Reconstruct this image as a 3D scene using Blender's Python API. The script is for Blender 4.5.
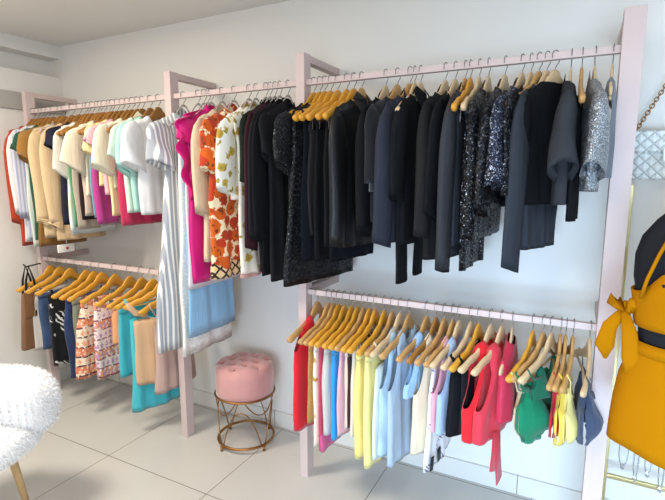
import bpy, bmesh, math, random
from mathutils import Vector, Matrix
R = math.radians
random.seed(7)
for o in list(bpy.data.objects):
    bpy.data.objects.remove(o)
SC = bpy.context.scene
COL = SC.collection

# ---------------------------------------------------------------- camera
cam_d = bpy.data.cameras.new('camera')
cam_d.sensor_width = 36.0
cam_d.lens = 472.0 / 665.0 * 36.0
cam_d.clip_start = 0.05
cam = bpy.data.objects.new('camera', cam_d)
COL.objects.link(cam)
cam.location = (0, 0, 1.5)
cam.rotation_euler = (R(90 - 8.673), 0, R(27.2))
SC.camera = cam

# ---------------------------------------------------------------- world, lights, exposure
w = bpy.data.worlds.new('world')
SC.world = w
w.use_nodes = True
w.node_tree.nodes['Background'].inputs[0].default_value = (0.90, 0.95, 1.0, 1)
w.node_tree.nodes['Background'].inputs[1].default_value = 0.50

def area(name, loc, rot, sx, sy, power, col):
    d = bpy.data.lights.new(name, 'AREA')
    d.shape = 'RECTANGLE'
    d.size, d.size_y, d.energy, d.color = sx, sy, power, col
    o = bpy.data.objects.new(name, d)
    COL.objects.link(o)
    o.location, o.rotation_euler = loc, rot
    return o
area('ceiling_panel_light', (-2.3, 0.7, 2.39), (0, 0, 0), 0.5, 0.4, 34, (1.0, 0.90, 0.75))
area('ceiling_panel_light', (-0.4, 0.3, 2.39), (0, 0, 0), 0.5, 0.4, 14, (1.0, 0.94, 0.84))
area('shop_window_daylight', (0.6, -2.45, 1.1), (R(90), 0, R(12)), 2.8, 1.8, 30, (0.94, 0.97, 1.0))
low = area('low_cool_fill', (0.30, -1.5, 0.75), (R(84), 0, R(-3)), 1.6, 1.0, 22, (0.44, 0.70, 1.0))  # added unseen cool fill, brightens the lower wall and floor at the right
low.data.spread = R(72)
area('right_cool_daylight', (2.35, 0.6, 1.0), (R(90), 0, R(90)), 1.4, 1.8, 16, (0.50, 0.74, 1.0))  # cool daylight from the right, area light before the solid right wall
SC.view_settings.view_transform = 'Standard'
SC.view_settings.look = 'None'
SC.view_settings.gamma = 1.0
SC.view_settings.use_curve_mapping = False
SC.view_settings.exposure = 0.42

# ---------------------------------------------------------------- materials
def lin(c):
    out = []
    for v in c[:3]:
        v /= 255.0
        out.append(v / 12.92 if v <= 0.04045 else ((v + 0.055) / 1.055) ** 2.4)
    return (*out, 1.0)

class NT:
    def __init__(s, name):
        s.m = bpy.data.materials.new(name)
        s.m.use_nodes = True
        s.t = s.m.node_tree
        s.b = s.t.nodes['Principled BSDF']
    def n(s, typ, **kw):
        nd = s.t.nodes.new(typ)
        for k, v in kw.items():
            setattr(nd, k, v)
        return nd
    def l(s, a, b):
        s.t.links.new(a, b)
    def v(s, val, sock):
        if hasattr(val, 'is_output'):
            s.l(val, sock)
        else:
            sock.default_value = val
    def math(s, op, a, b=0.0, c=None):
        nd = s.n('ShaderNodeMath', operation=op)
        s.v(a, nd.inputs[0]); s.v(b, nd.inputs[1])
        if c is not None: s.v(c, nd.inputs[2])
        return nd.outputs[0]
    def mix(s, f, a, b):
        nd = s.n('ShaderNodeMix', data_type='RGBA')
        s.v(f, nd.inputs[0]); s.v(a, nd.inputs[6]); s.v(b, nd.inputs[7])
        return nd.outputs[2]
    def obj(s):
        tc = s.n('ShaderNodeTexCoord')
        return tc.outputs['Object']
    def xyz(s, vec):
        sp = s.n('ShaderNodeSeparateXYZ'); s.l(vec, sp.inputs[0])
        return sp.outputs
    def map(s, vec, scale):
        mp = s.n('ShaderNodeMapping'); s.l(vec, mp.inputs[0]); mp.inputs['Scale'].default_value = scale
        return mp.outputs[0]
    def noise(s, vec, scale, detail=2.0):
        nd = s.n('ShaderNodeTexNoise'); s.l(vec, nd.inputs['Vector'])
        nd.inputs['Scale'].default_value = scale; nd.inputs['Detail'].default_value = detail
        return nd.outputs['Fac']
    def voro(s, vec, scale, out='Distance'):
        nd = s.n('ShaderNodeTexVoronoi'); s.l(vec, nd.inputs['Vector'])
        nd.inputs['Scale'].default_value = scale
        return nd.outputs[out]
    def step(s, val, edge, soft=0.02):
        nd = s.n('ShaderNodeMapRange'); nd.clamp = True
        s.l(val, nd.inputs[0]); nd.inputs[1].default_value = edge - soft; nd.inputs[2].default_value = edge + soft
        return nd.outputs[0]
    def bump(s, h, strength, dist=0.002):
        b = s.n('ShaderNodeBump'); s.l(h, b.inputs['Height'])
        b.inputs['Strength'].default_value = strength; b.inputs['Distance'].default_value = dist
        s.l(b.outputs[0], s.b.inputs['Normal'])
    def col(s, c):
        s.v(c, s.b.inputs['Base Color'])
    def p(s, rough=0.5, metal=0.0, sheen=0.0, spec=0.5):
        s.b.inputs['Roughness'].default_value = rough
        s.b.inputs['Metallic'].default_value = metal
        s.b.inputs['Sheen Weight'].default_value = sheen
        s.b.inputs['Specular IOR Level'].default_value = spec

_mc = {}
def cached(f):
    def g(*a):
        k = (f.__name__,) + a
        if k not in _mc:
            _mc[k] = f(*a)
        return _mc[k]
    return g

@cached
def plain(c, rough=0.5, metal=0.0):
    m = NT('plain'); m.p(rough, metal); m.col(lin(c)); return m.m

@cached
def fab(c, rough=0.85, sheen=0.15):
    """plain woven cloth"""
    dk = max(c) < 75
    m = NT('cloth'); m.p(rough, 0, 0.0 if dk else sheen, 0.12 if dk else 0.25)
    ob = m.obj()
    nz = m.noise(ob, 9.0, 3.0)
    dark = tuple(v * 0.90 for v in c)
    m.col(m.mix(nz, lin(dark), lin(c)))
    m.bump(m.noise(m.map(ob, (26, 26, 3.0)), 1.0, 3.0), 0.55, 0.012)
    return m.m

@cached
def satin(c):
    m = NT('satin'); m.p(0.42, 0, 0.0 if max(c) < 75 else 0.1, 0.3)
    m.col(lin(c)); m.bump(m.noise(m.obj(), 26.0, 2.0), 0.25, 0.006)
    return m.m

@cached
def stripes(c1, c2, width, duty=0.5):
    m = NT('striped_cloth'); m.p(0.85, 0, 0.1, 0.25)
    x = m.xyz(m.obj())
    f = m.math('FRACT', m.math('MULTIPLY', m.math('ADD', x[1], 3.0), 1.0 / width))
    m.col(m.mix(m.step(f, duty, 0.06), lin(c2), lin(c1)))
    return m.m

@cached
def floral(base, c1, c2, c3, scale=13.0, thr=0.42):
    m = NT('floral_cloth'); m.p(0.8, 0, 0.1, 0.25)
    ob = m.map(m.obj(), (0.4, 1, 1))
    d = m.voro(ob, scale)
    petals = m.math('ADD', d, m.math('MULTIPLY', m.math('SUBTRACT', m.noise(ob, scale * 4, 1.0), 0.5), 0.42))
    rnd = m.xyz(m.voro(ob, scale, 'Color'))
    flower = m.mix(m.step(rnd[0], 0.55, 0.02), lin(c1), lin(c2))
    col = m.mix(m.step(petals, thr, 0.03), flower, lin(base))
    heart = m.step(petals, 0.12, 0.03)
    col = m.mix(heart, lin(c3), col)
    leaf = m.step(m.noise(m.map(ob, (1, 1.2, 0.8)), scale * 2.2, 1.0), 0.66, 0.01)
    col = m.mix(leaf, col, lin(c3))
    m.col(col)
    return m.m

@cached
def border_print():
    m = NT('border_print'); m.p(0.8, 0, 0.1, 0.25)
    x = m.xyz(m.obj())
    a = m.math('ABSOLUTE', m.math('SUBTRACT', m.math('FRACT', m.math('MULTIPLY', x[1], 18.0)), 0.5))
    b = m.math('ABSOLUTE', m.math('SUBTRACT', m.math('FRACT', m.math('MULTIPLY', x[2], 18.0)), 0.5))
    s = m.math('ADD', a, b)
    f = m.math('LESS_THAN', m.math('ABSOLUTE', m.math('SUBTRACT', s, 0.45)), 0.13)
    m.col(m.mix(f, lin((226, 196, 150)), lin((48, 34, 30))))
    return m.m

@cached
def tribal(base, c1, c2, c3):
    m = NT('tribal_print'); m.p(0.85, 0, 0.1, 0.25)
    ob = m.obj(); x = m.xyz(ob)
    zz = m.math('ADD', x[2], m.math('MULTIPLY', m.noise(ob, 9.0, 1.0), 0.03))
    band = m.math('FRACT', m.math('MULTIPLY', zz, 17.0))
    a = m.math('ABSOLUTE', m.math('SUBTRACT', m.math('FRACT', m.math('MULTIPLY', x[1], 34.0)), 0.5))
    diam = m.math('LESS_THAN', m.math('ADD', a, m.math('ABSOLUTE', m.math('SUBTRACT', band, 0.5))), 0.36)
    rnd = m.math('FRACT', m.math('MULTIPLY', m.math('FLOOR', m.math('MULTIPLY', zz, 17.0)), 0.37))
    col = m.mix(m.step(rnd, 0.5, 0.01), lin(base), lin(c1))
    col = m.mix(diam, col, lin(c2))
    line = m.math('LESS_THAN', band, 0.16)
    col = m.mix(line, col, lin(c3))
    blot = m.step(m.noise(ob, 60.0, 1.0), 0.58, 0.02)
    m.col(m.mix(blot, col, lin(base)))
    return m.m

@cached
def leafprint(c1, c2, scale=15.0):
    m = NT('leaf_print'); m.p(0.85, 0, 0.1, 0.25)
    ob = m.obj()
    w1 = m.n('ShaderNodeTexWave'); w1.bands_direction = 'DIAGONAL'
    m.l(ob, w1.inputs['Vector']); w1.inputs['Scale'].default_value = scale
    w1.inputs['Distortion'].default_value = 9.0; w1.inputs['Detail Scale'].default_value = 1.1
    f = m.math('MULTIPLY', m.step(w1.outputs['Fac'], 0.62, 0.04), m.step(m.noise(ob, 13.0, 1.0), 0.55, 0.02))
    m.col(m.mix(f, lin(c1), lin(c2)))
    return m.m

@cached
def denim(c):
    m = NT('denim'); m.p(0.9, 0, 0.1, 0.2)
    ob = m.obj()
    f = m.noise(m.map(ob, (1, 1, 0.35)), 22.0, 3.0)
    m.col(m.mix(f, lin(tuple(v * 0.72 for v in c)), lin(tuple(min(255, v * 1.25) for v in c))))
    m.bump(m.noise(ob, 500.0, 1.0), 0.3, 0.001)
    return m.m

@cached
def sequin(c, c2, scale=190.0, amount=0.85):
    m = NT('sequin_cloth')
    m.p(0.32, 0.6, 0, 0.5)
    ob = m.obj()
    cc = m.voro(ob, scale, 'Color')
    r = m.xyz(cc)
    bright = m.step(r[0], amount, 0.03)
    m.col(m.mix(bright, lin(c), lin(c2)))
    sub = m.n('ShaderNodeVectorMath', operation='SUBTRACT'); m.l(cc, sub.inputs[0]); sub.inputs[1].default_value = (.5, .5, .5)
    sc = m.n('ShaderNodeVectorMath', operation='SCALE'); m.l(sub.outputs[0], sc.inputs[0]); sc.inputs['Scale'].default_value = 1.1
    g = m.n('ShaderNodeNewGeometry')
    ad = m.n('ShaderNodeVectorMath', operation='ADD'); m.l(sc.outputs[0], ad.inputs[0]); m.l(g.outputs['Normal'], ad.inputs[1])
    nm = m.n('ShaderNodeVectorMath', operation='NORMALIZE'); m.l(ad.outputs[0], nm.inputs[0])
    m.l(nm.outputs[0], m.b.inputs['Normal'])
    return m.m

@cached
def lace(c):
    m = NT('lace_cloth'); m.p(0.9, 0, 0.1, 0.2)
    ob = m.obj()
    d = m.voro(ob, 70.0)
    m.col(m.mix(m.step(d, 0.32, 0.08), lin(c), lin(tuple(v * 0.92 for v in c))))
    m.bump(d, 0.6, 0.003)
    return m.m

@cached
def wood(c, rough=0.42):
    m = NT('hanger_wood'); m.p(rough, 0, 0, 0.45)
    ob = m.map(m.obj(), (60, 6, 60))
    f = m.noise(ob, 1.0, 4.0)
    m.col(m.mix(f, lin(tuple(v * 0.86 for v in c)), lin(c)))
    return m.m

@cached
def paint(c, rough=0.5):
    m = NT('painted_wood'); m.p(rough, 0, 0, 0.4)
    ob = m.obj()
    m.col(m.mix(m.noise(m.map(ob, (1, 1, 1)), 4.0, 3.0), lin(tuple(v * 0.965 for v in c)), lin(c)))
    m.bump(m.noise(m.map(ob, (14, 14, 14)), 3.0, 2.0), 0.05, 0.002)
    return m.m

@cached
def velvet(c):
    m = NT('velvet'); m.p(0.75, 0, 0.8, 0.2)
    ob = m.obj()
    m.col(m.mix(m.noise(ob, 14.0, 3.0), lin(tuple(v * 0.9 for v in c)), lin(c)))
    m.b.inputs['Sheen Roughness'].default_value = 0.4
    m.bump(m.noise(ob, 600.0, 1.0), 0.3, 0.001)
    return m.m

CHROME = plain((200, 200, 205), 0.25, 1.0)
STEEL = plain((150, 150, 152), 0.35, 1.0)
GOLD = plain((158, 114, 66), 0.36, 1.0)
PALEGOLD = plain((196, 180, 130), 0.35, 1.0)
BLACKP = plain((22, 22, 24), 0.6)

# ---------------------------------------------------------------- mesh helpers
def link_mesh(name, bm, mat, parent=None, smooth=True):
    bmesh.ops.recalc_face_normals(bm, faces=bm.faces)
    me = bpy.data.meshes.new(name)
    bm.to_mesh(me); bm.free()
    if smooth:
        me.polygons.foreach_set('use_smooth', [True] * len(me.polygons))
    me.materials.append(mat)
    o = bpy.data.objects.new(name, me)
    COL.objects.link(o)
    if parent is not None:
        o.parent = parent
    return o

def thing(name, label, cat, loc=(0, 0, 0), rz=0.0, group=None):
    o = bpy.data.objects.new(name, None)
    o.empty_display_size = 0.05
    COL.objects.link(o)
    o.location = loc; o.rotation_euler = (0, 0, rz)
    o['label'] = label; o['category'] = cat
    if group: o['group'] = group
    return o

def struct(name, bm, mat, smooth=False):
    o = link_mesh(name, bm, mat, None, smooth)
    o['kind'] = 'structure'
    return o

def add_box(bm, x0, y0, z0, x1, y1, z1, bevel=0.0):
    r = bmesh.ops.create_cube(bm, size=1.0)
    vs = r['verts']
    for v in vs:
        v.co = Vector(((x0 + x1) / 2 + v.co.x * (x1 - x0), (y0 + y1) / 2 + v.co.y * (y1 - y0), (z0 + z1) / 2 + v.co.z * (z1 - z0)))
    if bevel:
        es = set()
        for v in vs:
            for e in v.link_edges: es.add(e)
        bmesh.ops.bevel(bm, geom=list(es), offset=bevel, segments=2, affect='EDGES', profile=0.7)
    return bm

def box(*a, **k):
    bm = bmesh.new(); add_box(bm, *a, **k); return bm

def add_sweep(bm, pts, radii, seg=8, closed=False, cap=True, up=None):
    """tube along pts; radii scalar, list of scalars or list of (a,b)"""
    pts = [Vector(p) for p in pts]
    n = len(pts)
    if not isinstance(radii, (list, tuple)): radii = [radii] * n
    rings = []
    prev = None
    for i, p in enumerate(pts):
        if closed: t = pts[(i + 1) % n] - pts[i - 1]
        else: t = pts[min(i + 1, n - 1)] - pts[max(i - 1, 0)]
        t.normalize()
        if prev is None:
            a = Vector(up) if up else (Vector((1, 0, 0)) if abs(t.x) < 0.8 else Vector((0, 0, 1)))
        else:
            a = prev
        a = (a - t * a.dot(t)).normalized(); b = t.cross(a)
        prev = a
        r = radii[i]
        ra, rb = r if isinstance(r, tuple) else (r, r)
        rings.append([bm.verts.new(p + a * (ra * math.cos(2 * math.pi * k / seg)) + b * (rb * math.sin(2 * math.pi * k / seg))) for k in range(seg)])
    m = n if closed else n - 1
    for i in range(m):
        A, B = rings[i], rings[(i + 1) % n]
        for k in range(seg):
            bm.faces.new((A[k], A[(k + 1) % seg], B[(k + 1) % seg], B[k]))
    if cap and not closed:
        bm.faces.new(rings[0][::-1]); bm.faces.new(rings[-1])
    return rings

def tube(pts, radii, **k):
    bm = bmesh.new(); add_sweep(bm, pts, radii, **k); return bm

def lathe(prof, seg=32, loc=(0, 0, 0), bm=None):
    bm = bm or bmesh.new()
    rings = []
    for r, z in prof:
        if r < 1e-5:
            rings.append([bm.verts.new((loc[0], loc[1], loc[2] + z))])
        else:
            rings.append([bm.verts.new((loc[0] + r * math.cos(2 * math.pi * k / seg), loc[1] + r * math.sin(2 * math.pi * k / seg), loc[2] + z)) for k in range(seg)])
    for A, B in zip(rings, rings[1:]):
        for k in range(seg):
            k2 = (k + 1) % seg
            if len(A) == 1 and len(B) == 1: continue
            if len(A) == 1: bm.faces.new((A[0], B[k2], B[k]))
            elif len(B) == 1: bm.faces.new((A[k], A[k2], B[0]))
            else: bm.faces.new((A[k], A[k2], B[k2], B[k]))
    return bm

def interp(pts, x):
    """smooth interpolation of sorted (x, y) pairs (x descending or ascending)"""
    if pts[0][0] > pts[-1][0]: pts = pts[::-1]
    if x <= pts[0][0]: return pts[0][1]
    for (a, va), (b, vb) in zip(pts, pts[1:]):
        if x <= b:
            t = (x - a) / (b - a + 1e-9); t = t * t * (3 - 2 * t)
            return va + (vb - va) * t
    return pts[-1][1]

# ---------------------------------------------------------------- setting
XL, XR, YB, YF, ZC = -3.34, 2.4, 2.25, -2.6, 2.42

def floor_mat():
    m = NT('cream_floor_tile'); m.p(0.22, 0, 0, 0.45)
    ob = m.obj(); x = m.xyz(ob)
    tx = m.math('FRACT', m.math('DIVIDE', m.math('ADD', x[0], 2.229 + 0.69 * 10), 0.695))
    ty = m.math('FRACT', m.math('DIVIDE', m.math('ADD', x[1], 6.6 - 1.556), 0.66))
    gx = m.math('LESS_THAN', tx, 0.006); gy = m.math('LESS_THAN', ty, 0.0065)
    g = m.math('MAXIMUM', gx, gy)
    n1 = m.noise(ob, 1.7, 4.0)
    tile = m.mix(n1, lin((193, 191, 186)), lin((213, 211, 207)))
    m.col(m.mix(g, tile, lin((120, 110, 100))))
    r = m.math('MULTIPLY_ADD', g, 0.5, 0.22); m.l(r, m.b.inputs['Roughness'])
    m.bump(m.math('MULTIPLY', g, -1.0), 0.4, 0.002)
    return m.m

def wall_mat(c):
    m = NT('wall_paint'); m.p(0.62, 0, 0, 0.3)
    ob = m.obj()
    m.col(m.mix(m.noise(ob, 0.9, 4.0), lin(tuple(v * 0.975 for v in c)), lin(c)))
    m.bump(m.noise(ob, 60.0, 4.0), 0.08, 0.003)
    return m.m
WALL = wall_mat((229, 226, 221))
CEIL = wall_mat((226, 224, 219))
struct('floor', box(XL - 0.2, YF, -0.1, XR, YB + 0.12, 0), floor_mat())
struct('wall_back', box(XL - 0.2, YB, 0, XR, YB + 0.12, ZC + 0.1), WALL)
struct('wall_right', box(XR, YF, 0, XR + 0.12, YB + 0.12, ZC + 0.1), WALL)
struct('ceiling', box(XL - 0.2, YF, ZC, XR + 0.12, YB + 0.12, ZC + 0.1), CEIL)
bm = bmesh.new()
add_box(bm, XL - 0.12, YF, 0, XL, YB, 2.205)
add_box(bm, XL - 0.20, YF, 0, XL - 0.12, YB, ZC)
add_box(bm, XL - 0.12, YF, 2.335, XL, YB, ZC)
struct('wall_left', bm, WALL)
struct('trim_1', box(XL, YF, 1.95, XL + 0.018, YB, 2.062, bevel=0.003), wall_mat((176, 172, 166)))
tile_b = wall_mat((222, 217, 208))
def base_mat():
    m = NT('baseboard_tile'); m.p(0.3, 0, 0, 0.4)
    ob = m.obj(); x = m.xyz(ob)
    tx = m.math('FRACT', m.math('DIVIDE', m.math('ADD', x[0], 0.16 + 6.95), 0.695))
    m.col(m.mix(m.math('LESS_THAN', tx, 0.007), lin((222, 218, 211)), lin((150, 142, 134))))
    return m.m
struct('baseboard_back', box(XL, YB - 0.012, 0, XR, YB, 0.095, bevel=0.002), base_mat())
struct('baseboard_left', box(XL, YF, 0, XL + 0.012, YB - 0.012, 0.095, bevel=0.002), base_mat())

# ---------------------------------------------------------------- clothing rack
PINK = paint((206, 186, 183))
YR, ZU, ZL = 1.92, 1.925, 0.962
rack = thing('clothing_rack', 'pale pink painted timber clothing rack with four posts fixed to the white wall', 'clothes rack', (-1.5, YR, 0))
def rpart(name, *b, bevel=0.003):
    x = 1.5
    bm = box(b[0] + x, b[1] - YR, b[2], b[3] + x, b[4] - YR, b[5], bevel=bevel)
    return link_mesh(name, bm, PINK, rack, smooth=False)
PX = (-3.205, -1.945, -1.135, 0.13)
HW = (0.019, 0.022, 0.022, 0.032)
for px, hw in zip(PX, HW):
    rpart('post', px - hw, YR - 0.03, 0, px + hw, YR + 0.03, 2.05)
    rpart('bracket', px - hw * 0.9, YR + 0.03, 2.016, px + hw * 0.9, YB, 2.048)
for i in range(3):
    rpart('rail', PX[i] + HW[i], YR - 0.013, ZU - 0.0125, PX[i + 1] - HW[i + 1], YR + 0.013, ZU + 0.0125)
for i in (0, 2):
    rpart('rail', PX[i] + HW[i], YR - 0.013, ZL - 0.0125, PX[i + 1] - HW[i + 1], YR + 0.013, ZL + 0.0125)
for i in (0, 1, 2, 3):
    rpart('bracket', PX[i] - HW[i] * 0.9, YR + 0.03, ZL - 0.02, PX[i] + HW[i] * 0.9, YB, ZL + 0.02)

# ---------------------------------------------------------------- hangers
HANG_W = 0.215
def hanger_z(u):
    a = abs(u) / HANG_W
    return interp([(0, -0.043), (0.07, -0.046), (0.15, -0.066), (0.28, -0.098), (0.6, -0.132), (1.0, -0.166)], a)
def hanger_h(u):
    a = abs(u) / HANG_W
    return interp([(0, 0.064), (0.12, 0.060), (0.28, 0.044), (0.6, 0.032), (0.9, 0.034), (1.0, 0.022)], a)
BOW = {'U': 0.010, 'L': -0.032}
def bow(u, rail='U'):
    return BOW[rail] * (u / HANG_W) ** 2

def hanger_body(rail, hwid, slim):
    bm = bmesh.new()
    N = 36; rings = []
    for i in range(N + 1):
        u = hwid * (-1 + 2 * i / N)
        a = abs(u) / HANG_W
        zt = hanger_z(u); h = hanger_h(u) if not slim else 0.012
        t = interp([(0, 0.0065), (0.6, 0.0070), (1.0, 0.0105)], a) if not slim else 0.0035
        if hwid < 0.2: t *= 0.72
        if i in (0, N): h *= 0.55; t *= 0.6
        zc = zt - h / 2 - (0.006 if i in (0, N) else 0)
        ring = []
        for k in range(10):
            th = 2 * math.pi * k / 10
            c, s = math.cos(th), math.sin(th)
            c = math.copysign(abs(c) ** 0.7, c); s = math.copysign(abs(s) ** 0.7, s)
            ring.append(bm.verts.new((bow(u, rail) + t * c, u, zc + h / 2 * s)))
        rings.append(ring)
    for A, B in zip(rings, rings[1:]):
        for k in range(10):
            bm.faces.new((A[k], A[(k + 1) % 10], B[(k + 1) % 10], B[k]))
    bm.faces.new(rings[0]); bm.faces.new(rings[-1])
    return bm

def hanger_hook():
    pts = [(0, 0, -0.055), (0, 0.001, -0.038), (0, 0.008, -0.029), (0, 0.018, -0.018)]
    for d in range(-20, 201, 20):
        pts.append((0, 0.0205 * math.cos(R(d)), 0.0205 * math.sin(R(d))))
    return tube(pts, 0.0017, seg=6)

TONES = {
    'pale': ((222, 190, 146), 'pale wooden'),
    'tan': ((200, 152, 92), 'tan wooden'),
    'slim': ((196, 190, 184), 'slim pale grey'),
    'gold': ((224, 160, 50), 'golden yellow wooden'),
    'brown': ((164, 112, 50), 'brown wooden'),
    'blush': ((226, 196, 168), 'blush beige wooden'),
}
PROTO = {}
def hanger_proto(tone, clip, rail, hwid):
    root = bpy.data.objects.new('clothes_hanger', None)
    root.empty_display_size = 0.03
    m = wood(TONES[tone][0]); k = hwid / HANG_W; B = bow(0.185 * k, rail)
    parts = [link_mesh('shoulder_arm', hanger_body(rail, hwid, tone == 'slim'), m, root), link_mesh('hook', hanger_hook(), STEEL, root)]
    xc = bow(0.17, rail) * 0.8
    if clip:
        parts.append(link_mesh('clip_rod', tube([(xc, -0.175, -0.176), (xc, 0.175, -0.176)], 0.002, seg=6), CHROME, root))
        for s in (-1, 1):
            bm = bmesh.new()
            for q in (-1, 1):
                add_box(bm, xc + q * 0.005 - 0.0012, s * 0.125 - 0.011, -0.222, xc + q * 0.005 + 0.0012, s * 0.125 + 0.011, -0.168, bevel=0.001)
            parts.append(link_mesh('clip', bm, CHROME, root, False))
    else:
        parts.append(link_mesh('trouser_bar', tube([(B, -0.188 * k, -0.172), (B * 0.6, 0, -0.172), (B, 0.188 * k, -0.172)], 0.0045 if tone != 'slim' else 0.002, seg=8), m, root))
    return root, parts
def hanger(X, z, rot, tone, clip, label, group, rail, hwid):
    key = (tone, clip, rail, hwid)
    if key not in PROTO:
        r, parts = hanger_proto(tone, clip, rail, hwid)
        PROTO[key] = (r, parts)
        COL.objects.link(r)
    else:
        r0, p0 = PROTO[key]
        r = r0.copy(); COL.objects.link(r)
        for p in p0:
            c = p.copy(); c.parent = r; COL.objects.link(c)
    r.location = (X, YR, z); r.rotation_euler = (0, 0, R(rot))
    r['label'] = label; r['category'] = 'hanger'; r['group'] = group
    return r

# ---------------------------------------------------------------- garments
# local frame: x = front of the garment, y = along the hanger (minus = towards the room), z down from the rail
CUR = ['U']
def sheet(prof, ztop, zhem, t, amp=0.006, waves=7.0, ph=0.0, cn=None, u0=-1.0, u1=1.0, NC=26, NR=18, bowk=1.0, bulge=None, closed_top=True, front_drop=None, arm_open=None):
    """a two-sided piece of hanging cloth: prof = [(z, half width)], ztop(c), zhem(c), c in -1..1 across the piece"""
    bm = bmesh.new()
    front, back = [], []
    for i in range(NC + 1):
        c = -math.cos(math.pi * i / NC) * 0.55 + (-1 + 2 * i / NC) * 0.45
        edge = math.sqrt(max(0.0, 1 - c * c)) ** 0.5
        cf, cb = [], []
        for side in (1, -1):
            zt = ztop(c); opened = False
            if cn is not None and abs(c) < cn:
                k = math.cos(c / cn * math.pi / 2)
                zt -= (front_drop or 0.08) * k if side > 0 else 0.025 * k
                opened = True
            if arm_open and abs(c) > arm_open: opened = True
            zh = zhem(c)
            for r in range(NR + 2):
                s = min(r, NR) / NR
                z = zt + (zh - zt) * s
                W = interp(prof, z)
                cc = (u0 + u1) / 2 + c * (u1 - u0) / 2
                u = cc * W
                g = min(1.0, 0.55 + 2.2 * s)
                if r == 0 and closed_top and not opened: g = 0.0
                T = t * edge * g
                if r > 0: T = max(T, 0.0105 * edge)
                F = amp * (min(1, s * 1.6)) * (math.sin(waves * c + ph) * 0.65 + 0.45 * math.sin(waves * 1.9 * c + ph * 2.3 + 5 * z) + 0.3 * math.sin(2.5 * c + 9 * z + ph))
                F *= 0.35 + 0.65 * edge
                wob = 0.005 * math.sin(13 * z + ph * 3 + c) * (min(1, 2 * s))
                if r == NR + 1:
                    z += min(0.03, (zt - zh) * 0.2); T *= 0.45; u *= 0.97
                bb = bow(min(abs(u), HANG_W), CUR[0]) * (1 - (0.75 if CUR[0] == 'U' else 0.3) * s) * bowk
                n = side * T + F + bb
                if bulge and side > 0: n += bulge(u, z)
                (cf if side > 0 else cb).append(bm.verts.new((n, u + wob, z)))
        front.append(cf); back.append(cb)
    for S, flip in ((front, False), (back, True)):
        for i in range(NC):
            for r in range(NR + 1):
                q = (S[i][r], S[i + 1][r], S[i + 1][r + 1], S[i][r + 1])
                bm.faces.new(q[::-1] if flip else q)
    bmesh.ops.remove_doubles(bm, verts=bm.verts, dist=0.0004)
    return bm

def sleeve_bm(s, u0, z0, L, r0, r1, rn, out=0.02, wide=0.0, ph=0.0, bend=0.0, nb=0.02):
    """sleeve hanging from the shoulder at (u0, z0) on side s"""
    bm = bmesh.new(); N = 12; seg = 16; rings = []
    for i in range(N + 2):
        f = min(i, N) / N
        z = z0 - L * f
        ru = interp([(0, 0.012), (0.10, r0 * 0.75), (0.22, r0), (1, r1)], f)
        rb = interp([(0, 0.006), (0.12, rn * 0.8), (0.3, rn), (1, rn * (0.9 + wide))], f)
        u = s * (u0 + out * f + bend * math.sin(f * math.pi))
        nn = bow(u0, CUR[0]) * (1 - 0.6 * f) + 0.006 * math.sin(3 * f + ph)
        if i == N + 1: ru *= 0.85; rb *= 0.7; z += min(0.03, L * 0.2)
        ring = []
        for k in range(seg):
            th = 2 * math.pi * k / seg
            w_ = 1 + 0.10 * f * math.sin(3 * th + ph + 4 * f) * (1 + wide)
            ring.append(bm.verts.new((nn + rb * math.sin(th) * w_, u + ru * math.cos(th) * w_, z + (0.034 if L < 0.3 else 0.012) * s * math.cos(th) * f + 0.006 * math.sin(9 * f + ph + th))))
        rings.append(ring)
    for A, B in zip(rings, rings[1:]):
        for k in range(seg): bm.faces.new((A[k], A[(k + 1) % seg], B[(k + 1) % seg], B[k]))
    bm.faces.new(rings[0])
    return bm

def ruffle_bm(pts, width, amp, waves, dirn=(0, -1, -0.5), rows=5, thick=0.003):
    bm = bmesh.new(); rws = []
    pts = [Vector(p) for p in pts]; d = Vector(dirn).normalized()
    N = 40
    for j in range(rows + 1):
        fj = j / rows; row = []
        for i in range(N + 1):
            t = i / N * (len(pts) - 1); k = min(int(t), len(pts) - 2); f = t - k
            p = pts[k].lerp(pts[k + 1], f) + d * (width * fj * (0.75 + 0.25 * math.sin(i / N * math.pi)))
            a = i / N * waves * 2 * math.pi
            p += Vector((amp * fj * math.sin(a), 0.4 * amp * fj * math.cos(a), 0))
            row.append(bm.verts.new(p))
        rws.append(row)
    for A, B in zip(rws, rws[1:]):
        for i in range(N): bm.faces.new((A[i], A[i + 1], B[i + 1], B[i]))
    bmesh.ops.recalc_face_normals(bm, faces=bm.faces)
    bmesh.ops.solidify(bm, geom=list(bm.faces), thickness=thick)
    return bm

def ribbon(pts, wy, wx=0.0022, seg=8):
    """flat strap along pts"""
    return tube(pts, [(wx, wy)] * len(pts), seg=seg, up=(1, 0, 0))

def shoulder_top(sh):
    def f(c):
        u = abs(c) * sh
        return hanger_z(u) + 0.009 if u < HANG_W else -0.158
    return f

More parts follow.
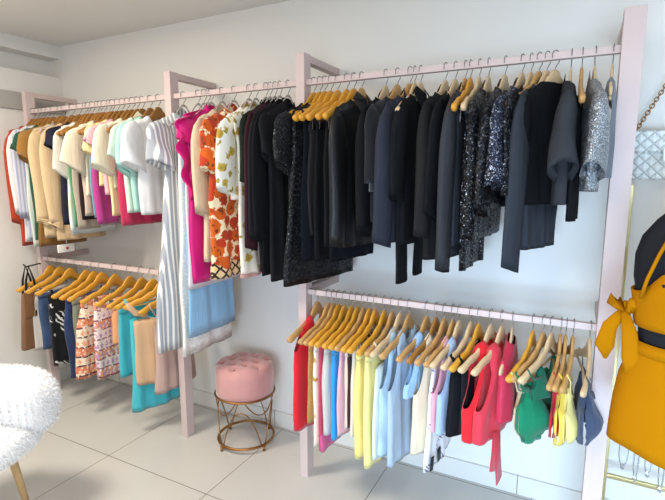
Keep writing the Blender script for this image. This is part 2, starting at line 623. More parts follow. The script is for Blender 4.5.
def garment(k, X, rail, rot, hw, hz, mat, name, label, cat, group, tone='tan', clip=None, hshort=None, t=0.018, mat2=None, **e):
    z = ZU if rail == 'U' else ZL
    CUR[0] = rail
    ph = (X * 37.0) % 6.28
    root = thing(name, label, cat, (X, YR, z), R(rot), group)
    mat2 = mat2 or mat
    sh = e.get('sh', 0.186)
    amp = e.get('amp', 0.006); wv = e.get('wv', 7.0)
    if k == 'top':        # shirts, tops, jackets, dresses with shoulders
        zs = hanger_z(sh)
        ch = e.get('ch', max(0.155, min(sh, hw)))
        prof = [(0, sh), (zs - 0.02, sh), (zs - 0.12, ch), (e['wz'], e['ww']) if 'wz' in e else ((zs - 0.12 + hz) / 2, (ch + hw) / 2), (hz, hw)]
        body = sheet(prof, shoulder_top(sh), lambda c: hz + e.get('hslope', 0) * c, t, amp, wv, ph, cn=e.get('cn', 0.36), front_drop=e.get('nd', 0.075), NR=22)
        body_o = link_mesh('bodice' if cat in ('dress',) else 'torso', body, mat, root)
        if 'sl' in e:
            L, r0, r1, out = e['sl']
            sm = e.get('smat', mat)
            sleeve_rn = e.get('srn', max(0.014, t * 1.15))
            for s in e.get('ss', (-1, 1)):
                so = link_mesh('sleeve', sleeve_bm(s, sh - 0.012, zs + 0.008, L, r0, r1, sleeve_rn, out, e.get('swide', 0.0), ph + s, e.get('sbend', 0.0)), sm, root)
                if e.get('cuff'):
                    zc = zs - L + 0.045
                    u = s * (sh - 0.012 + out * 0.95)
                    link_mesh('cuff', sleeve_bm(s, abs(u), zc + 0.0, 0.05, r1 * 1.08, r1 * 0.98, sleeve_rn * 1.1, 0, 0, ph, 0, 0.0), sm, so)
    elif k == 'tank':     # sleeveless with built-in shoulder straps
        zs = hanger_z(0.13)
        arm = e.get('arm', 0.17); nd = e.get('nd', 0.12); so_ = e.get('so', 0.60); si = e.get('si', 0.34)
        prof = [(0, 0.17), (zs - 0.04, 0.17), (zs - arm, hw * 0.97), (hz, hw)]
        def zt(c):
            a = abs(c)
            top = hanger_z(a * 0.17) + 0.004
            if a < si:
                return top - nd * math.cos(a / si * math.pi / 2) ** 0.8
            if a > so_:
                f = (a - so_) / (1 - so_)
                return top - arm * (math.sin(f * math.pi / 2) ** 0.6)
            return top
        body = sheet(prof, zt, lambda c: hz + e.get('hslope', 0) * c, t, amp, wv, ph, NC=44, NR=20, arm_open=so_ + 0.06)
        link_mesh('bodice', body, mat, root)
    elif k == 'cami':     # thin straps
        zt0 = e.get('zt', -0.27); wt = e.get('wt', hw * 0.9)
        prof = [(0, wt), (zt0, wt), (zt0 - 0.09, e.get('wm', wt)), (hz, hw)]
        cup = e.get('cup', 0.0)
        bl = None
        if cup:
            cz = zt0 - 0.07
            bl = lambda u, zz: cup * sum(math.exp(-((u - q) / 0.05) ** 2 - ((zz - cz) / 0.055) ** 2) for q in (-0.075, 0.075))
        def ztc(c):
            a = abs(c)
            return zt0 + (0.075 * math.exp(-((a - 0.55) / 0.20) ** 2) if cup else 0.02 * math.cos((a - 0.6) * 3)) 
        body = sheet(prof, ztc, lambda c: hz + e.get('hslope', 0) * c, t, amp, wv, ph, bulge=bl, NC=34, NR=16)
        link_mesh('bodice', body, mat, root)
        for s in (-1, 1):
            hu = e.get('su', 0.16)
            bu = s * 0.55 * wt
            p = [(bow(hu, rail), s * hu, hanger_z(hu) + 0.004), (bow(hu, rail) + 0.014, s * (hu - 0.002), hanger_z(hu) - 0.02), (bow(hu, rail) * 0.8 + 0.012, s * (hu * 0.7 + 0.3 * abs(bu)), (hanger_z(hu) + zt0) / 2), (bow(bu, rail) * 0.8 + 0.004 + cup * 0.4, bu, zt0 + 0.04)]
            link_mesh('shoulder_strap', ribbon(p, e.get('sw', 0.005)), mat2, root)
    elif k == 'skirt':    # hung from clips
        zt0 = -0.195; wt = e.get('wt', 0.15)
        prof = [(0, wt), (zt0 - 0.03, wt), ((zt0 * 0.6 + hz * 0.4), wt * 0.6 + hw * 0.4 + 0.005), (hz, hw)]
        body = sheet(prof, lambda c: zt0, lambda c: hz + e.get('hslope', 0) * c, t, amp, wv, ph, bowk=0.3 if rail == 'U' else 0.85)
        link_mesh('skirt_panel', body, mat, root)
        wb = sheet([(0, wt * 1.012), (-2, wt * 1.012)], lambda c: zt0 + 0.003, lambda c: zt0 - 0.036, t * 0.55 + 0.003, 0.0, 1, ph, NR=3, bowk=0.3 if rail == 'U' else 0.85)
        link_mesh('waistband', wb, mat2, root)
    elif k == 'pants':
        zt0 = -0.195; wt = e.get('wt', 0.145); crotch = e.get('cr', 0.2)
        prof = [(0, wt), (zt0 - 0.04, wt), (zt0 - crotch, max(wt * 1.1, hw)), (hz, hw)]
        gap = e.get('gap', 0.10)
        for s in (-1, 1):
            b = sheet(prof, lambda c: zt0, lambda c: hz + 0.004 * s, t * 0.9, amp, 4.0, ph + s, u0=(-1 if s < 0 else e.get('in_', 0.02)), u1=(-e.get('in_', 0.02) if s < 0 else 1), NC=16, NR=16, bowk=0.3 if rail == 'U' else 0.85)
            leg = link_mesh('trouser_leg', b, mat, root)
            if e.get('cuff'):
                uc = s * hw * (1 + e.get('in_', 0.02)) / 2
                link_mesh('cuff', sheet([(0, hw * 0.52 * (1 - e.get('in_', 0.02))), (-3, hw * 0.52 * (1 - e.get('in_', 0.02)))], lambda c: hz + 0.045, lambda c: hz - 0.004, t, 0, 1, 0, NC=10, NR=3, bowk=0), mat2, leg).location = (0, uc, 0)
        wb = sheet([(0, wt * 1.012), (-2, wt * 1.012)], lambda c: zt0 + 0.003, lambda c: zt0 - 0.038, t * 0.6 + 0.003, 0.0, 1, ph, NR=3, bowk=0.3 if rail == 'U' else 0.85)
        link_mesh('waistband', wb, mat2, root)
    # ---- details
    if 'belt' in e:
        zb, wbk = e['belt']
        link_mesh('belt', sheet([(0, wbk), (-3, wbk)], lambda c: zb + 0.018, lambda c: zb - 0.018, t + 0.006, 0.0, 1, ph, NR=3, bowk=0.2), e.get('bmat', mat2), root)
        link_mesh('buckle', box(t + 0.006, -0.022, zb - 0.02, t + 0.014, 0.022, zb + 0.02, bevel=0.003), PALEGOLD, root)
    if e.get('collar'):
        zc = -0.075
        for s in (-1, 1):
            bm = bmesh.new()
            P = [(0.0, s * 0.035, zc + 0.012), (0.012, s * 0.075, zc - 0.022), (t + 0.014, s * 0.060, zc - 0.075), (t + 0.014, s * 0.008, zc - 0.06), (t + 0.010, s * 0.012, zc - 0.02)]
            vs = [bm.verts.new(p) for p in P]; bm.faces.new(vs)
            bmesh.ops.recalc_face_normals(bm, faces=bm.faces); bmesh.ops.solidify(bm, geom=list(bm.faces), thickness=0.004)
            link_mesh('collar', bm, mat2, root, False)
    if e.get('lapel'):
        for s in (-1, 1):
            bm = bmesh.new()
            P = [(0.010, s * 0.055, -0.078), (t + 0.012, s * 0.105, -0.155), (t + 0.014, s * 0.085, -0.20), (t + 0.014, s * 0.005, -0.36), (t + 0.012, s * 0.022, -0.22)]
            vs = [bm.verts.new(p) for p in P]; bm.faces.new(vs)
            bmesh.ops.recalc_face_normals(bm, faces=bm.faces); bmesh.ops.solidify(bm, geom=list(bm.faces), thickness=0.004)
            link_mesh('lapel', bm, mat2, root, False)
    if e.get('buttons'):
        n = e['buttons']
        for i in range(n):
            zb = -0.20 + (hz + 0.10 + 0.20) * i / max(1, n - 1)
            bm = lathe([(0, 0.003), (0.006, 0.003), (0.007, 0), (0, 0)], 10)
            o = link_mesh('button', bm, e.get('btmat', BLACKP), root)
            o.location = (t + amp + 0.004, 0.004, zb); o.rotation_euler = (0, R(90), 0)
    if 'hemband' in e:
        h, m2 = e['hemband']
        link_mesh('hem_band', sheet([(0, hw * 1.005), (-3, hw * 1.012)], lambda c: hz + h, lambda c: hz - 0.004, t + 0.0035, amp, wv, ph, NR=4, closed_top=False, bowk=0.25), m2, root)
    if 'ruffle' in e:
        for pts, wd, am, wn, dr in e['ruffle']:
            link_mesh('ruffle', ruffle_bm(pts, wd, am, wn, dr), e.get('rmat', mat2), root)
    if 'tie' in e:
        for pts, wy in e['tie']:
            link_mesh('tie', ribbon(pts, wy, 0.003), e.get('tmat', mat2), root)
    if 'tag' in e:
        yy, zz, s1, s2, m2 = e['tag']
        xx = e.get('tagx', t + 0.012)
        link_mesh('label_patch', box(xx, yy - s1, zz - s2, xx + 0.004, yy + s1, zz + s2), m2, root, False)
    if tone:
        cl = clip if clip is not None else (k in ('skirt', 'pants'))
        tn = TONES[tone][1]
        hanger(X, z, rot + e.get('hrot', 0), tone, cl, f"{tn} hanger{' with metal clips' if cl else ''} {'gripping' if cl else 'holding'} the {hshort}", 'hangers on the ' + ('upper rail' if rail == 'U' else 'lower rails'), rail, e.get('hwid', 0.180 if k == 'top' else HANG_W))
    return root

# ---------------------------------------------------------------- clothes on the rails, left to right
garment('top', -3.166, 'U', 0, 0.155, -0.859, fab((176, 62, 36)), 'sweater', 'rust red long-sleeved sweater hanging first at the left end of the upper rail', 'sweater', 'clothes on the left part of the upper rail', 'brown', hshort='rust red sweater', t=0.016, amp=0.0094, sl=(0.58, 0.058, 0.04, 0.0), sh=0.166, hwid=0.165, cn=0.5, nd=0.1)
garment('top', -3.123, 'U', 0, 0.150, -0.831, fab((236, 228, 226)), 'shirt', 'white shirt with long sleeves hanging just right of the rust red sweater', 'shirt', 'clothes on the left part of the upper rail', 'brown', hshort='white shirt beside rust red sweater', t=0.016, amp=0.0093, sl=(0.52, 0.058, 0.042, 0.0), buttons=5, btmat=plain((214, 120, 110), 0.5), sh=0.166, hwid=0.165, cn=0.5, nd=0.1)
garment('top', -3.081, 'U', 0, 0.150, -0.816, stripes((168, 172, 198), (206, 204, 214), 0.022), 'shirt', 'lavender and white striped long shirt near the left end of the upper rail', 'shirt', 'clothes on the left part of the upper rail', 'brown', hshort='lavender striped shirt', t=0.012, amp=0.0069, sl=(0.54, 0.055, 0.045, 0.0), sh=0.166, hwid=0.165, cn=0.5, nd=0.1)
garment('top', -3.050, 'U', 0, 0.150, -0.859, fab((222, 230, 224)), 'tunic', 'very pale mint long tunic hanging left of the dark green blouse', 'tunic', 'clothes on the left part of the upper rail', 'brown', hshort='pale mint tunic', t=0.012, amp=0.0069, hslope=0.0, sh=0.166, hwid=0.165, cn=0.5, nd=0.1)
garment('top', -3.009, 'U', 0, 0.155, -0.811, fab((36, 82, 58)), 'blouse', 'dark green blouse with short flutter sleeves on the upper rail', 'blouse', 'clothes on the left part of the upper rail', 'brown', hshort='dark green blouse', t=0.016, amp=0.0091, sl=(0.15, 0.062, 0.06, 0.03), swide=0.5, sh=0.166, hwid=0.165, cn=0.5, nd=0.1)
garment('top', -2.958, 'U', 0, 0.160, -0.845, fab((156, 112, 54)), 'blouse', 'mustard brown blouse with ruffled short sleeves and the longest brown hem', 'blouse', 'clothes on the left part of the upper rail', 'brown', hshort='mustard brown blouse', t=0.019, amp=0.0110, sl=(0.19, 0.064, 0.06, 0.03), swide=0.6, hemband=(0.12, fab((140, 98, 46))), sh=0.166, hwid=0.165, cn=0.5, nd=0.1)
garment('top', -2.888, 'U', -4, 0.165, -0.791, fab((214, 188, 148)), 'blazer', 'beige long-sleeved blazer with an open lapel, the left one of two beige jackets', 'jacket', 'clothes on the left part of the upper rail', 'brown', hshort='left beige blazer', t=0.020, amp=0.0086, sl=(0.56, 0.062, 0.046, 0.0), lapel=True, mat2=fab((206, 180, 142)), cuff=True, sh=0.166, hwid=0.165, cn=0.5, nd=0.1)
garment('top', -2.849, 'U', 0, 0.150, -0.728, fab((184, 170, 168)), 'blouse', 'dusty lavender blouse showing between the two beige jackets', 'blouse', 'clothes on the left part of the upper rail', 'brown', hshort='dusty lavender blouse', t=0.015, amp=0.0086, sh=0.166, hwid=0.165, cn=0.5, nd=0.1)
garment('top', -2.772, 'U', -4, 0.160, -0.797, fab((216, 186, 146)), 'jacket', 'beige long blouson jacket with gathered hem, the right one of two beige jackets', 'jacket', 'clothes on the left part of the upper rail', 'brown', hshort='right beige jacket', t=0.020, amp=0.0110, sl=(0.58, 0.062, 0.044, 0.0), cuff=True, hemband=(0.05, fab((206, 176, 136))), sh=0.166, hwid=0.165, cn=0.5, nd=0.1)
garment('top', -2.706, 'U', 0, 0.155, -0.702, fab((38, 38, 54)), 'blouse', 'navy blue puff-shouldered blouse beside the right beige jacket', 'blouse', 'clothes on the left part of the upper rail', 'brown', hshort='navy puff-shouldered blouse', t=0.021, amp=0.0110, sl=(0.13, 0.066, 0.055, 0.02), swide=0.5, sh=0.166, hwid=0.165, cn=0.5, nd=0.1)
garment('top', -2.650, 'U', 0, 0.155, -0.753, fab((236, 230, 216)), 'top', 'ivory top with elbow-length sleeves and pale hem next to the navy blouse', 'top', 'clothes on the left part of the upper rail', 'brown', hshort='ivory elbow-sleeved top', t=0.010, amp=0.0060, sl=(0.28, 0.062, 0.058, 0.015), hemband=(0.2, fab((222, 230, 232))), sh=0.166, hwid=0.165, cn=0.5, nd=0.1)
garment('skirt', -2.623, 'U', 0, 0.150, -0.711, fab((96, 158, 116)), 'skirt', 'mint green narrow skirt hanging beside the ivory elbow-sleeved top', 'skirt', 'clothes on the left part of the upper rail', 'brown', hshort='mint green skirt', t=0.010, amp=0.0060)
garment('pants', -2.587, 'U', 0, 0.155, -0.720, fab((182, 166, 150)), 'trousers', 'taupe trousers clipped under a golden hanger on the upper left rail', 'trousers', 'clothes on the left part of the upper rail', 'brown', hshort='taupe trousers', t=0.014, amp=0.0079)
garment('skirt', -2.542, 'U', 0, 0.150, -0.666, fab((52, 40, 40)), 'skirt', 'dark brown long skirt between taupe trousers and the cream batwing top', 'skirt', 'clothes on the left part of the upper rail', 'brown', hshort='dark brown skirt', t=0.010, amp=0.0058)
garment('skirt', -2.516, 'U', 0, 0.150, -0.642, fab((206, 184, 170)), 'skirt', 'rose beige skirt half hidden below the cream batwing top', 'skirt', 'clothes on the left part of the upper rail', 'brown', hshort='rose beige skirt', t=0.010, amp=0.0058)
garment('top', -2.481, 'U', -4, 0.150, -0.527, fab((236, 224, 200)), 'top', 'cream batwing top with loose short sleeves on the upper rail', 'top', 'clothes on the left part of the upper rail', 'brown', hshort='cream batwing top', t=0.013, amp=0.0077, sl=(0.24, 0.07, 0.068, 0.055), swide=0.4, sbend=0.01, sh=0.166, hwid=0.165, cn=0.5, nd=0.1)
garment('skirt', -2.438, 'U', 0, 0.150, -0.651, fab((118, 158, 180)), 'skirt', 'dusty blue narrow skirt below the pale yellow top', 'skirt', 'clothes on the left part of the upper rail', 'brown', hshort='dusty blue skirt', t=0.010, amp=0.0056)
garment('pants', -2.412, 'U', 0, 0.155, -0.683, fab((192, 66, 146)), 'trousers', 'magenta wide trousers showing below the pale yellow top', 'trousers', 'clothes on the left part of the upper rail', 'brown', hshort='magenta trousers', t=0.010, amp=0.0056)
garment('top', -2.370, 'U', 0, 0.150, -0.469, fab((242, 218, 164)), 'top', 'pale yellow short-sleeved top between the cream batwing and dusty pink tops', 'top', 'clothes on the left part of the upper rail', 'brown', hshort='pale yellow top', t=0.016, amp=0.0091, sl=(0.17, 0.062, 0.06, 0.03), swide=0.3, sh=0.166, hwid=0.165, cn=0.5, nd=0.1)
garment('top', -2.329, 'U', 0, 0.150, -0.518, fab((226, 174, 184)), 'blouse', 'dusty pink blouse with gathered short sleeves on the upper left rail', 'blouse', 'clothes on the left part of the upper rail', 'brown', hshort='dusty pink blouse', t=0.016, amp=0.0090, sl=(0.13, 0.064, 0.06, 0.04), swide=0.5, sh=0.166, hwid=0.165, cn=0.5, nd=0.1)
garment('skirt', -2.288, 'U', 0, 0.150, -0.634, fab((246, 224, 172)), 'skirt', 'butter yellow long skirt below the ivory wide-sleeved blouse', 'skirt', 'clothes on the left part of the upper rail', 'brown', hshort='butter yellow skirt', t=0.015, amp=0.0089)
garment('top', -2.247, 'U', -4, 0.150, -0.479, fab((242, 232, 206)), 'blouse', 'ivory blouse with wide short sleeves, left of the mint blouses', 'blouse', 'clothes on the left part of the upper rail', 'brown', hshort='ivory wide-sleeved blouse', t=0.015, amp=0.0088, sl=(0.25, 0.07, 0.072, 0.055), swide=0.4, sh=0.166, hwid=0.165, cn=0.5, nd=0.1)
garment('skirt', -2.208, 'U', 0, 0.150, -0.686, fab((206, 52, 96)), 'skirt', 'crimson pink skirt with hem showing below the pale mint blouse', 'skirt', 'clothes on the left part of the upper rail', 'brown', hshort='crimson pink skirt', t=0.015, amp=0.0086)
garment('top', -2.168, 'U', 0, 0.150, -0.613, fab((216, 232, 218)), 'blouse', 'pale mint blouse with a cream collar on the upper left rail', 'blouse', 'clothes on the left part of the upper rail', 'brown', hshort='cream-collared pale mint blouse', t=0.015, amp=0.0086, collar=True, mat2=fab((246, 234, 206)), sl=(0.2, 0.062, 0.058, 0.03), sh=0.166, hwid=0.165, cn=0.5, nd=0.1)
garment('top', -2.107, 'U', 0, 0.150, -0.606, fab((172, 218, 208)), 'blouse', 'aqua mint blouse with loose sleeves left of the white flutter blouse', 'blouse', 'clothes on the left part of the upper rail', 'brown', hshort='aqua mint blouse', t=0.023, amp=0.0110, sl=(0.26, 0.066, 0.062, 0.03), swide=0.3, sh=0.166, hwid=0.165, cn=0.5, nd=0.1)
garment('top', -2.046, 'U', 0, 0.150, -0.620, fab((236, 236, 238)), 'blouse', 'white blouse with wide flutter sleeves just left of the striped dress', 'blouse', 'clothes on the left part of the upper rail', 'brown', hshort='white flutter-sleeved blouse', t=0.023, amp=0.0110, sl=(0.24, 0.072, 0.072, 0.03), swide=0.6, sbend=0.02, sh=0.166, hwid=0.165, cn=0.5, nd=0.1)
garment('top', -1.865, 'U', 0, 0.261, -1.323, stripes((234, 232, 229), (160, 166, 176), 0.025, 0.60), 'dress', 'long grey and white striped belted dress hanging in front of a pink post', 'dress', 'dresses on the middle part of the upper rail', 'slim', hshort='striped belted dress', t=0.034, amp=0.0130, wv=9.0, sl=(0.22, 0.085, 0.07, 0.0), swide=0.7, wz=-0.36, ww=0.15, belt=(-0.37, 0.155), bmat=stripes((234, 232, 229), (160, 166, 176), 0.025, 0.60), ch=0.17)
garment('cami', -1.762, 'U', 0, 0.192, -1.345, lace((250, 248, 243)), 'dress', 'long white slip dress with a lacy hem, the longest right of the striped dress', 'dress', 'dresses on the middle part of the upper rail', 'slim', hshort='long white lace-hem dress', t=0.020, amp=0.0088, zt=-0.2, wt=0.16)
garment('cami', -1.722, 'U', 0, 0.177, -1.241, fab((150, 198, 236)), 'dress', 'sky blue long dress with its wide hem above the white lace', 'dress', 'dresses on the middle part of the upper rail', 'slim', hshort='sky blue dress', t=0.015, amp=0.0058, zt=-0.2, wt=0.16)
garment('tank', -1.696, 'U', 0, 0.195, -0.980, fab((228, 218, 226)), 'dress', 'pale lilac white dress between the sky blue and the magenta dresses', 'dress', 'dresses on the middle part of the upper rail', 'slim', hshort='pale lilac white dress', t=0.014, amp=0.0043)
garment('top', -1.676, 'U', -3, 0.185, -0.950, satin((206, 18, 122)), 'dress', 'bright magenta dress with a ruffle falling down its near side', 'dress', 'dresses on the middle part of the upper rail', 'slim', hshort='magenta ruffled dress', t=0.026, amp=0.0043, sl=(0.12, 0.065, 0.06, 0.0), cn=0.2, ruffle=[([(0.0, -0.06, -0.085), (0.012, -0.165, -0.14), (0.016, -0.17, -0.3), (0.018, -0.13, -0.52)], 0.085, 0.02, 4.5, (0.15, -1, -0.25))])
garment('top', -1.605, 'U', 0, 0.165, -0.835, fab((224, 202, 170)), 'cardigan', 'beige open cardigan between the magenta dress and the orange floral dress', 'cardigan', 'dresses on the middle part of the upper rail', 'slim', hshort='beige cardigan', t=0.026, amp=0.0110, sl=(0.45, 0.055, 0.045, 0.0))
garment('top', -1.530, 'U', -2, 0.200, -0.907, floral((240, 222, 186), (206, 92, 26), (184, 58, 30), (120, 60, 30), 21.0, 0.66), 'dress', 'orange and red floral dress with a dark patterned border at its hem', 'dress', 'dresses on the middle part of the upper rail', 'slim', hshort='orange floral dress', t=0.026, amp=0.0110, sl=(0.26, 0.068, 0.064, 0.01), swide=0.3, hemband=(0.075, border_print()))
garment('top', -1.439, 'U', 0, 0.160, -0.527, floral((244, 240, 230), (206, 174, 66), (190, 150, 50), (170, 150, 70), 15.0, 0.32), 'blouse', 'white blouse with golden floral print and elbow sleeves beside the dark garments', 'blouse', 'dresses on the middle part of the upper rail', 'slim', hshort='white gold-floral blouse', t=0.022, amp=0.0091, sl=(0.34, 0.066, 0.062, 0.02), swide=0.2)
garment('top', -1.398, 'U', 0, 0.155, -0.897, floral((242, 236, 222), (206, 168, 60), (190, 150, 60), (160, 140, 60), 15.0, 0.34), 'dress', 'long white dress with golden yellow leaf print and rosy hem', 'dress', 'dresses on the middle part of the upper rail', 'slim', hshort='white and gold print dress', t=0.016, amp=0.0091, hemband=(0.02, fab((206, 160, 150))))
garment('top', -1.340, 'U', 0, 0.155, -0.711, fab((40, 50, 42)), 'tunic', 'very dark green tunic, first dark garment right of the white floral blouse', 'tunic', 'dresses on the middle part of the upper rail', 'slim', hshort='very dark green tunic', t=0.009, amp=0.0050, cn=0.22, sl=(0.3, 0.05, 0.045, 0))
garment('top', -1.317, 'U', 0, 0.160, -0.699, fab((64, 34, 42)), 'dress', 'dark maroon long-sleeved dress at the left of the black garments', 'dress', 'dresses on the middle part of the upper rail', 'slim', hshort='dark maroon dress', t=0.009, amp=0.0050, cn=0.22, sl=(0.6, 0.052, 0.046, 0.0))
garment('top', -1.289, 'U', 0, 0.160, -0.857, fab((38, 36, 40)), 'dress', 'charcoal long dress hanging right beside the maroon dress', 'dress', 'dresses on the middle part of the upper rail', 'slim', hshort='charcoal dress beside the maroon dress', t=0.011, amp=0.0061, cn=0.22, sl=(0.56, 0.055, 0.048, 0.0))
garment('top', -1.261, 'U', 0, 0.170, -0.872, fab((24, 24, 28)), 'dress', 'black flat-shouldered dress, second garment right of the maroon dress', 'dress', 'dresses on the middle part of the upper rail', 'slim', hshort='black dress near the maroon dress', t=0.011, amp=0.0061, cn=0.22, sl=(0.56, 0.058, 0.05, 0.0))
garment('top', -1.217, 'U', 0, 0.165, -0.896, fab((30, 30, 34)), 'dress', 'black long dress hanging just left of the second tall pink post', 'dress', 'dresses on the middle part of the upper rail', 'slim', hshort='black dress left of the post', t=0.017, amp=0.0097, cn=0.22, sl=(0.2, 0.058, 0.05, 0.0))
garment('top', -1.080, 'U', -12, 0.170, -0.831, fab((22, 25, 33)), 'blouse', 'black short-sleeved blouse with long body, first garment right of the middle post', 'blouse', 'dark clothes on the right part of the upper rail', 'gold', hshort='black short-sleeved long blouse', t=0.016, amp=0.0067, sl=(0.24, 0.07, 0.066, 0.02), smat=sequin((26, 27, 31), (120, 120, 126), 357, 0.955), swide=0.3, cn=0.46, nd=0.09)
garment('top', -1.049, 'U', -12, 0.250, -0.891, sequin((20, 21, 26), (150, 150, 160), 315, 0.989), 'dress', 'long black dress with a wide sparkling hem, the longest of the black clothes', 'dress', 'dark clothes on the right part of the upper rail', 'gold', hshort='long black sparkle-hem dress', t=0.022, amp=0.0055, cn=0.46, nd=0.09)
garment('cami', -1.024, 'U', -12, 0.170, -0.790, fab((22, 25, 33)), 'dress', 'black strappy dress hanging below the golden yellow hangers', 'dress', 'dark clothes on the right part of the upper rail', 'gold', hshort='black strappy dress', t=0.010, amp=0.0055, zt=-0.17, wt=0.15, sw=0.008)
garment('pants', -0.994, 'U', -12, 0.150, -0.671, fab((44, 40, 43)), 'trousers', 'brownish black trousers clipped under golden hangers near the middle post', 'trousers', 'dark clothes on the right part of the upper rail', 'gold', hshort='brownish black trousers', t=0.011, amp=0.0066)
garment('skirt', -0.960, 'U', -12, 0.170, -0.785, fab((19, 20, 23)), 'skirt', 'black long clipped skirt right of the brownish black trousers', 'skirt', 'dark clothes on the right part of the upper rail', 'gold', hshort='black skirt by the brownish trousers', t=0.013, amp=0.0076)
garment('pants', -0.916, 'U', -12, 0.150, -0.714, fab((25, 25, 28)), 'trousers', 'black buttoned trousers under the third golden clip hanger', 'trousers', 'dark clothes on the right part of the upper rail', 'gold', hshort='black buttoned trousers', t=0.013, amp=0.0073)
garment('skirt', -0.883, 'U', -12, 0.160, -0.780, fab((18, 20, 28)), 'skirt', 'midnight blue-black skirt with a low hem behind the zipped jacket', 'skirt', 'dark clothes on the right part of the upper rail', 'gold', hshort='midnight black skirt', t=0.013, amp=0.0073)
garment('top', -0.846, 'U', -10, 0.165, -0.716, satin((20, 20, 22)), 'jacket', 'black glossy zipped jacket with long sleeves, first jacket right of golden hangers', 'jacket', 'dark clothes on the right part of the upper rail', 'tan', hshort='glossy black zipped jacket', t=0.022, amp=0.0082, sl=(0.56, 0.06, 0.045, 0.01), collar=True, cn=0.46, nd=0.09)
garment('top', -0.737, 'U', -6, 0.170, -0.641, fab((19, 20, 23)), 'sweater', 'black long-sleeved sweater with a small grey square patch', 'sweater', 'dark clothes on the right part of the upper rail', 'pale', hshort='black sweater with grey patch', t=0.022, amp=0.0110, sl=(0.5, 0.058, 0.046, 0.01), tag=(-0.176, -0.46, 0.016, 0.018, plain((120, 120, 122), 0.7)), tagx=0.031, cn=0.46, nd=0.09)
garment('top', -0.685, 'U', -12, 0.165, -0.600, lace((30, 30, 34)), 'blouse', 'black lace blouse between the patched sweater and the slate navy blazer', 'blouse', 'dark clothes on the right part of the upper rail', 'tan', hshort='black lace blouse', t=0.020, amp=0.0110, sl=(0.3, 0.055, 0.05, 0.01), cn=0.46, nd=0.09)
garment('top', -0.632, 'U', -14, 0.165, -0.682, fab((48, 50, 62)), 'blazer', 'slate navy blazer with long sleeves, hem level with the nearby trousers', 'jacket', 'dark clothes on the right part of the upper rail', 'tan', hshort='slate navy blazer', t=0.026, amp=0.0040, sl=(0.54, 0.062, 0.05, 0.01), lapel=True, cn=0.46, nd=0.09)
garment('pants', -0.613, 'U', -2, 0.140, -0.845, fab((19, 20, 23)), 'trousers', 'black jogger trousers with two narrow cuffs hanging lowest in mid rail', 'trousers', 'dark clothes on the right part of the upper rail', 'pale', hshort='black cuffed jogger trousers', t=0.009, amp=0.0040, in_=0.35, cuff=True, cr=0.42, wt=0.15)
garment('top', -0.588, 'U', -8, 0.160, -0.687, fab((19, 20, 23)), 'dress', 'black collared shirt dress right of the slate navy blazer', 'dress', 'dark clothes on the right part of the upper rail', 'pale', hshort='black collared shirt dress', t=0.022, amp=0.0055, sl=(0.36, 0.06, 0.05, 0.01), collar=True, cn=0.46, nd=0.09)
garment('top', -0.488, 'U', -10, 0.130, -0.743, fab((34, 33, 34)), 'blouse', 'black long-sleeved tunic blouse right of the cuffed jogger trousers', 'blouse', 'dark clothes on the right part of the upper rail', 'pale', hshort='black blouse over the joggers', t=0.022, amp=0.0085, sl=(0.5, 0.055, 0.046, 0.01), cn=0.46, nd=0.09)
garment('top', -0.449, 'U', -10, 0.165, -0.552, fab((19, 20, 23)), 'jacket', 'black short fitted jacket left of the charcoal blazer', 'jacket', 'dark clothes on the right part of the upper rail', 'pale', hshort='short black fitted jacket', t=0.014, amp=0.0084, sl=(0.42, 0.058, 0.046, 0.01), cn=0.46, nd=0.09)
garment('top', -0.411, 'U', -6, 0.165, -0.724, fab((56, 57, 63)), 'blazer', 'charcoal grey long-sleeved blazer in the middle of the dark clothes', 'jacket', 'dark clothes on the right part of the upper rail', 'tan', hshort='charcoal grey blazer', t=0.022, amp=0.0041, sl=(0.62, 0.058, 0.046, 0.006), lapel=True, cn=0.46, nd=0.09)
garment('pants', -0.392, 'U', -6, 0.150, -0.675, fab((50, 52, 60)), 'trousers', 'slate grey trousers clipped under a golden hanger among the dark clothes', 'trousers', 'dark clothes on the right part of the upper rail', 'gold', hshort='slate grey trousers', t=0.009, amp=0.0041)
garment('pants', -0.359, 'U', -6, 0.150, -0.768, sequin((20, 21, 26), (170, 172, 182), 273, 0.948), 'trousers', 'black sequinned long trousers hanging lowest at the right of centre', 'trousers', 'dark clothes on the right part of the upper rail', 'pale', hshort='black sequinned long trousers', t=0.013, amp=0.0073)
garment('top', -0.325, 'U', -6, 0.155, -0.651, sequin((20, 21, 26), (170, 172, 182), 273, 0.948), 'jacket', 'black sequinned long jacket beside the sequinned trousers', 'jacket', 'dark clothes on the right part of the upper rail', 'pale', hshort='black sequinned long jacket', t=0.022, amp=0.0075, sl=(0.5, 0.06, 0.048, 0.01), cn=0.46, nd=0.09)
garment('top', -0.266, 'U', -10, 0.160, -0.532, sequin((24, 25, 30), (140, 140, 148), 252, 0.966), 'blouse', 'black long-sleeved blouse with sparse sparkles beside the navy sequin top', 'blouse', 'dark clothes on the right part of the upper rail', 'pale', hshort='sparkly black blouse', t=0.024, amp=0.0110, sl=(0.4, 0.06, 0.05, 0.01), cn=0.46, nd=0.09)
garment('top', -0.207, 'U', -14, 0.165, -0.404, sequin((34, 40, 58), (190, 195, 212), 315, 0.895), 'top', 'short navy sequinned top with glittering sleeves', 'top', 'dark clothes on the right part of the upper rail', 'pale', hshort='navy sequinned top', t=0.026, amp=0.0067, sl=(0.31, 0.062, 0.06, 0.02), swide=0.3, cn=0.46, nd=0.09)
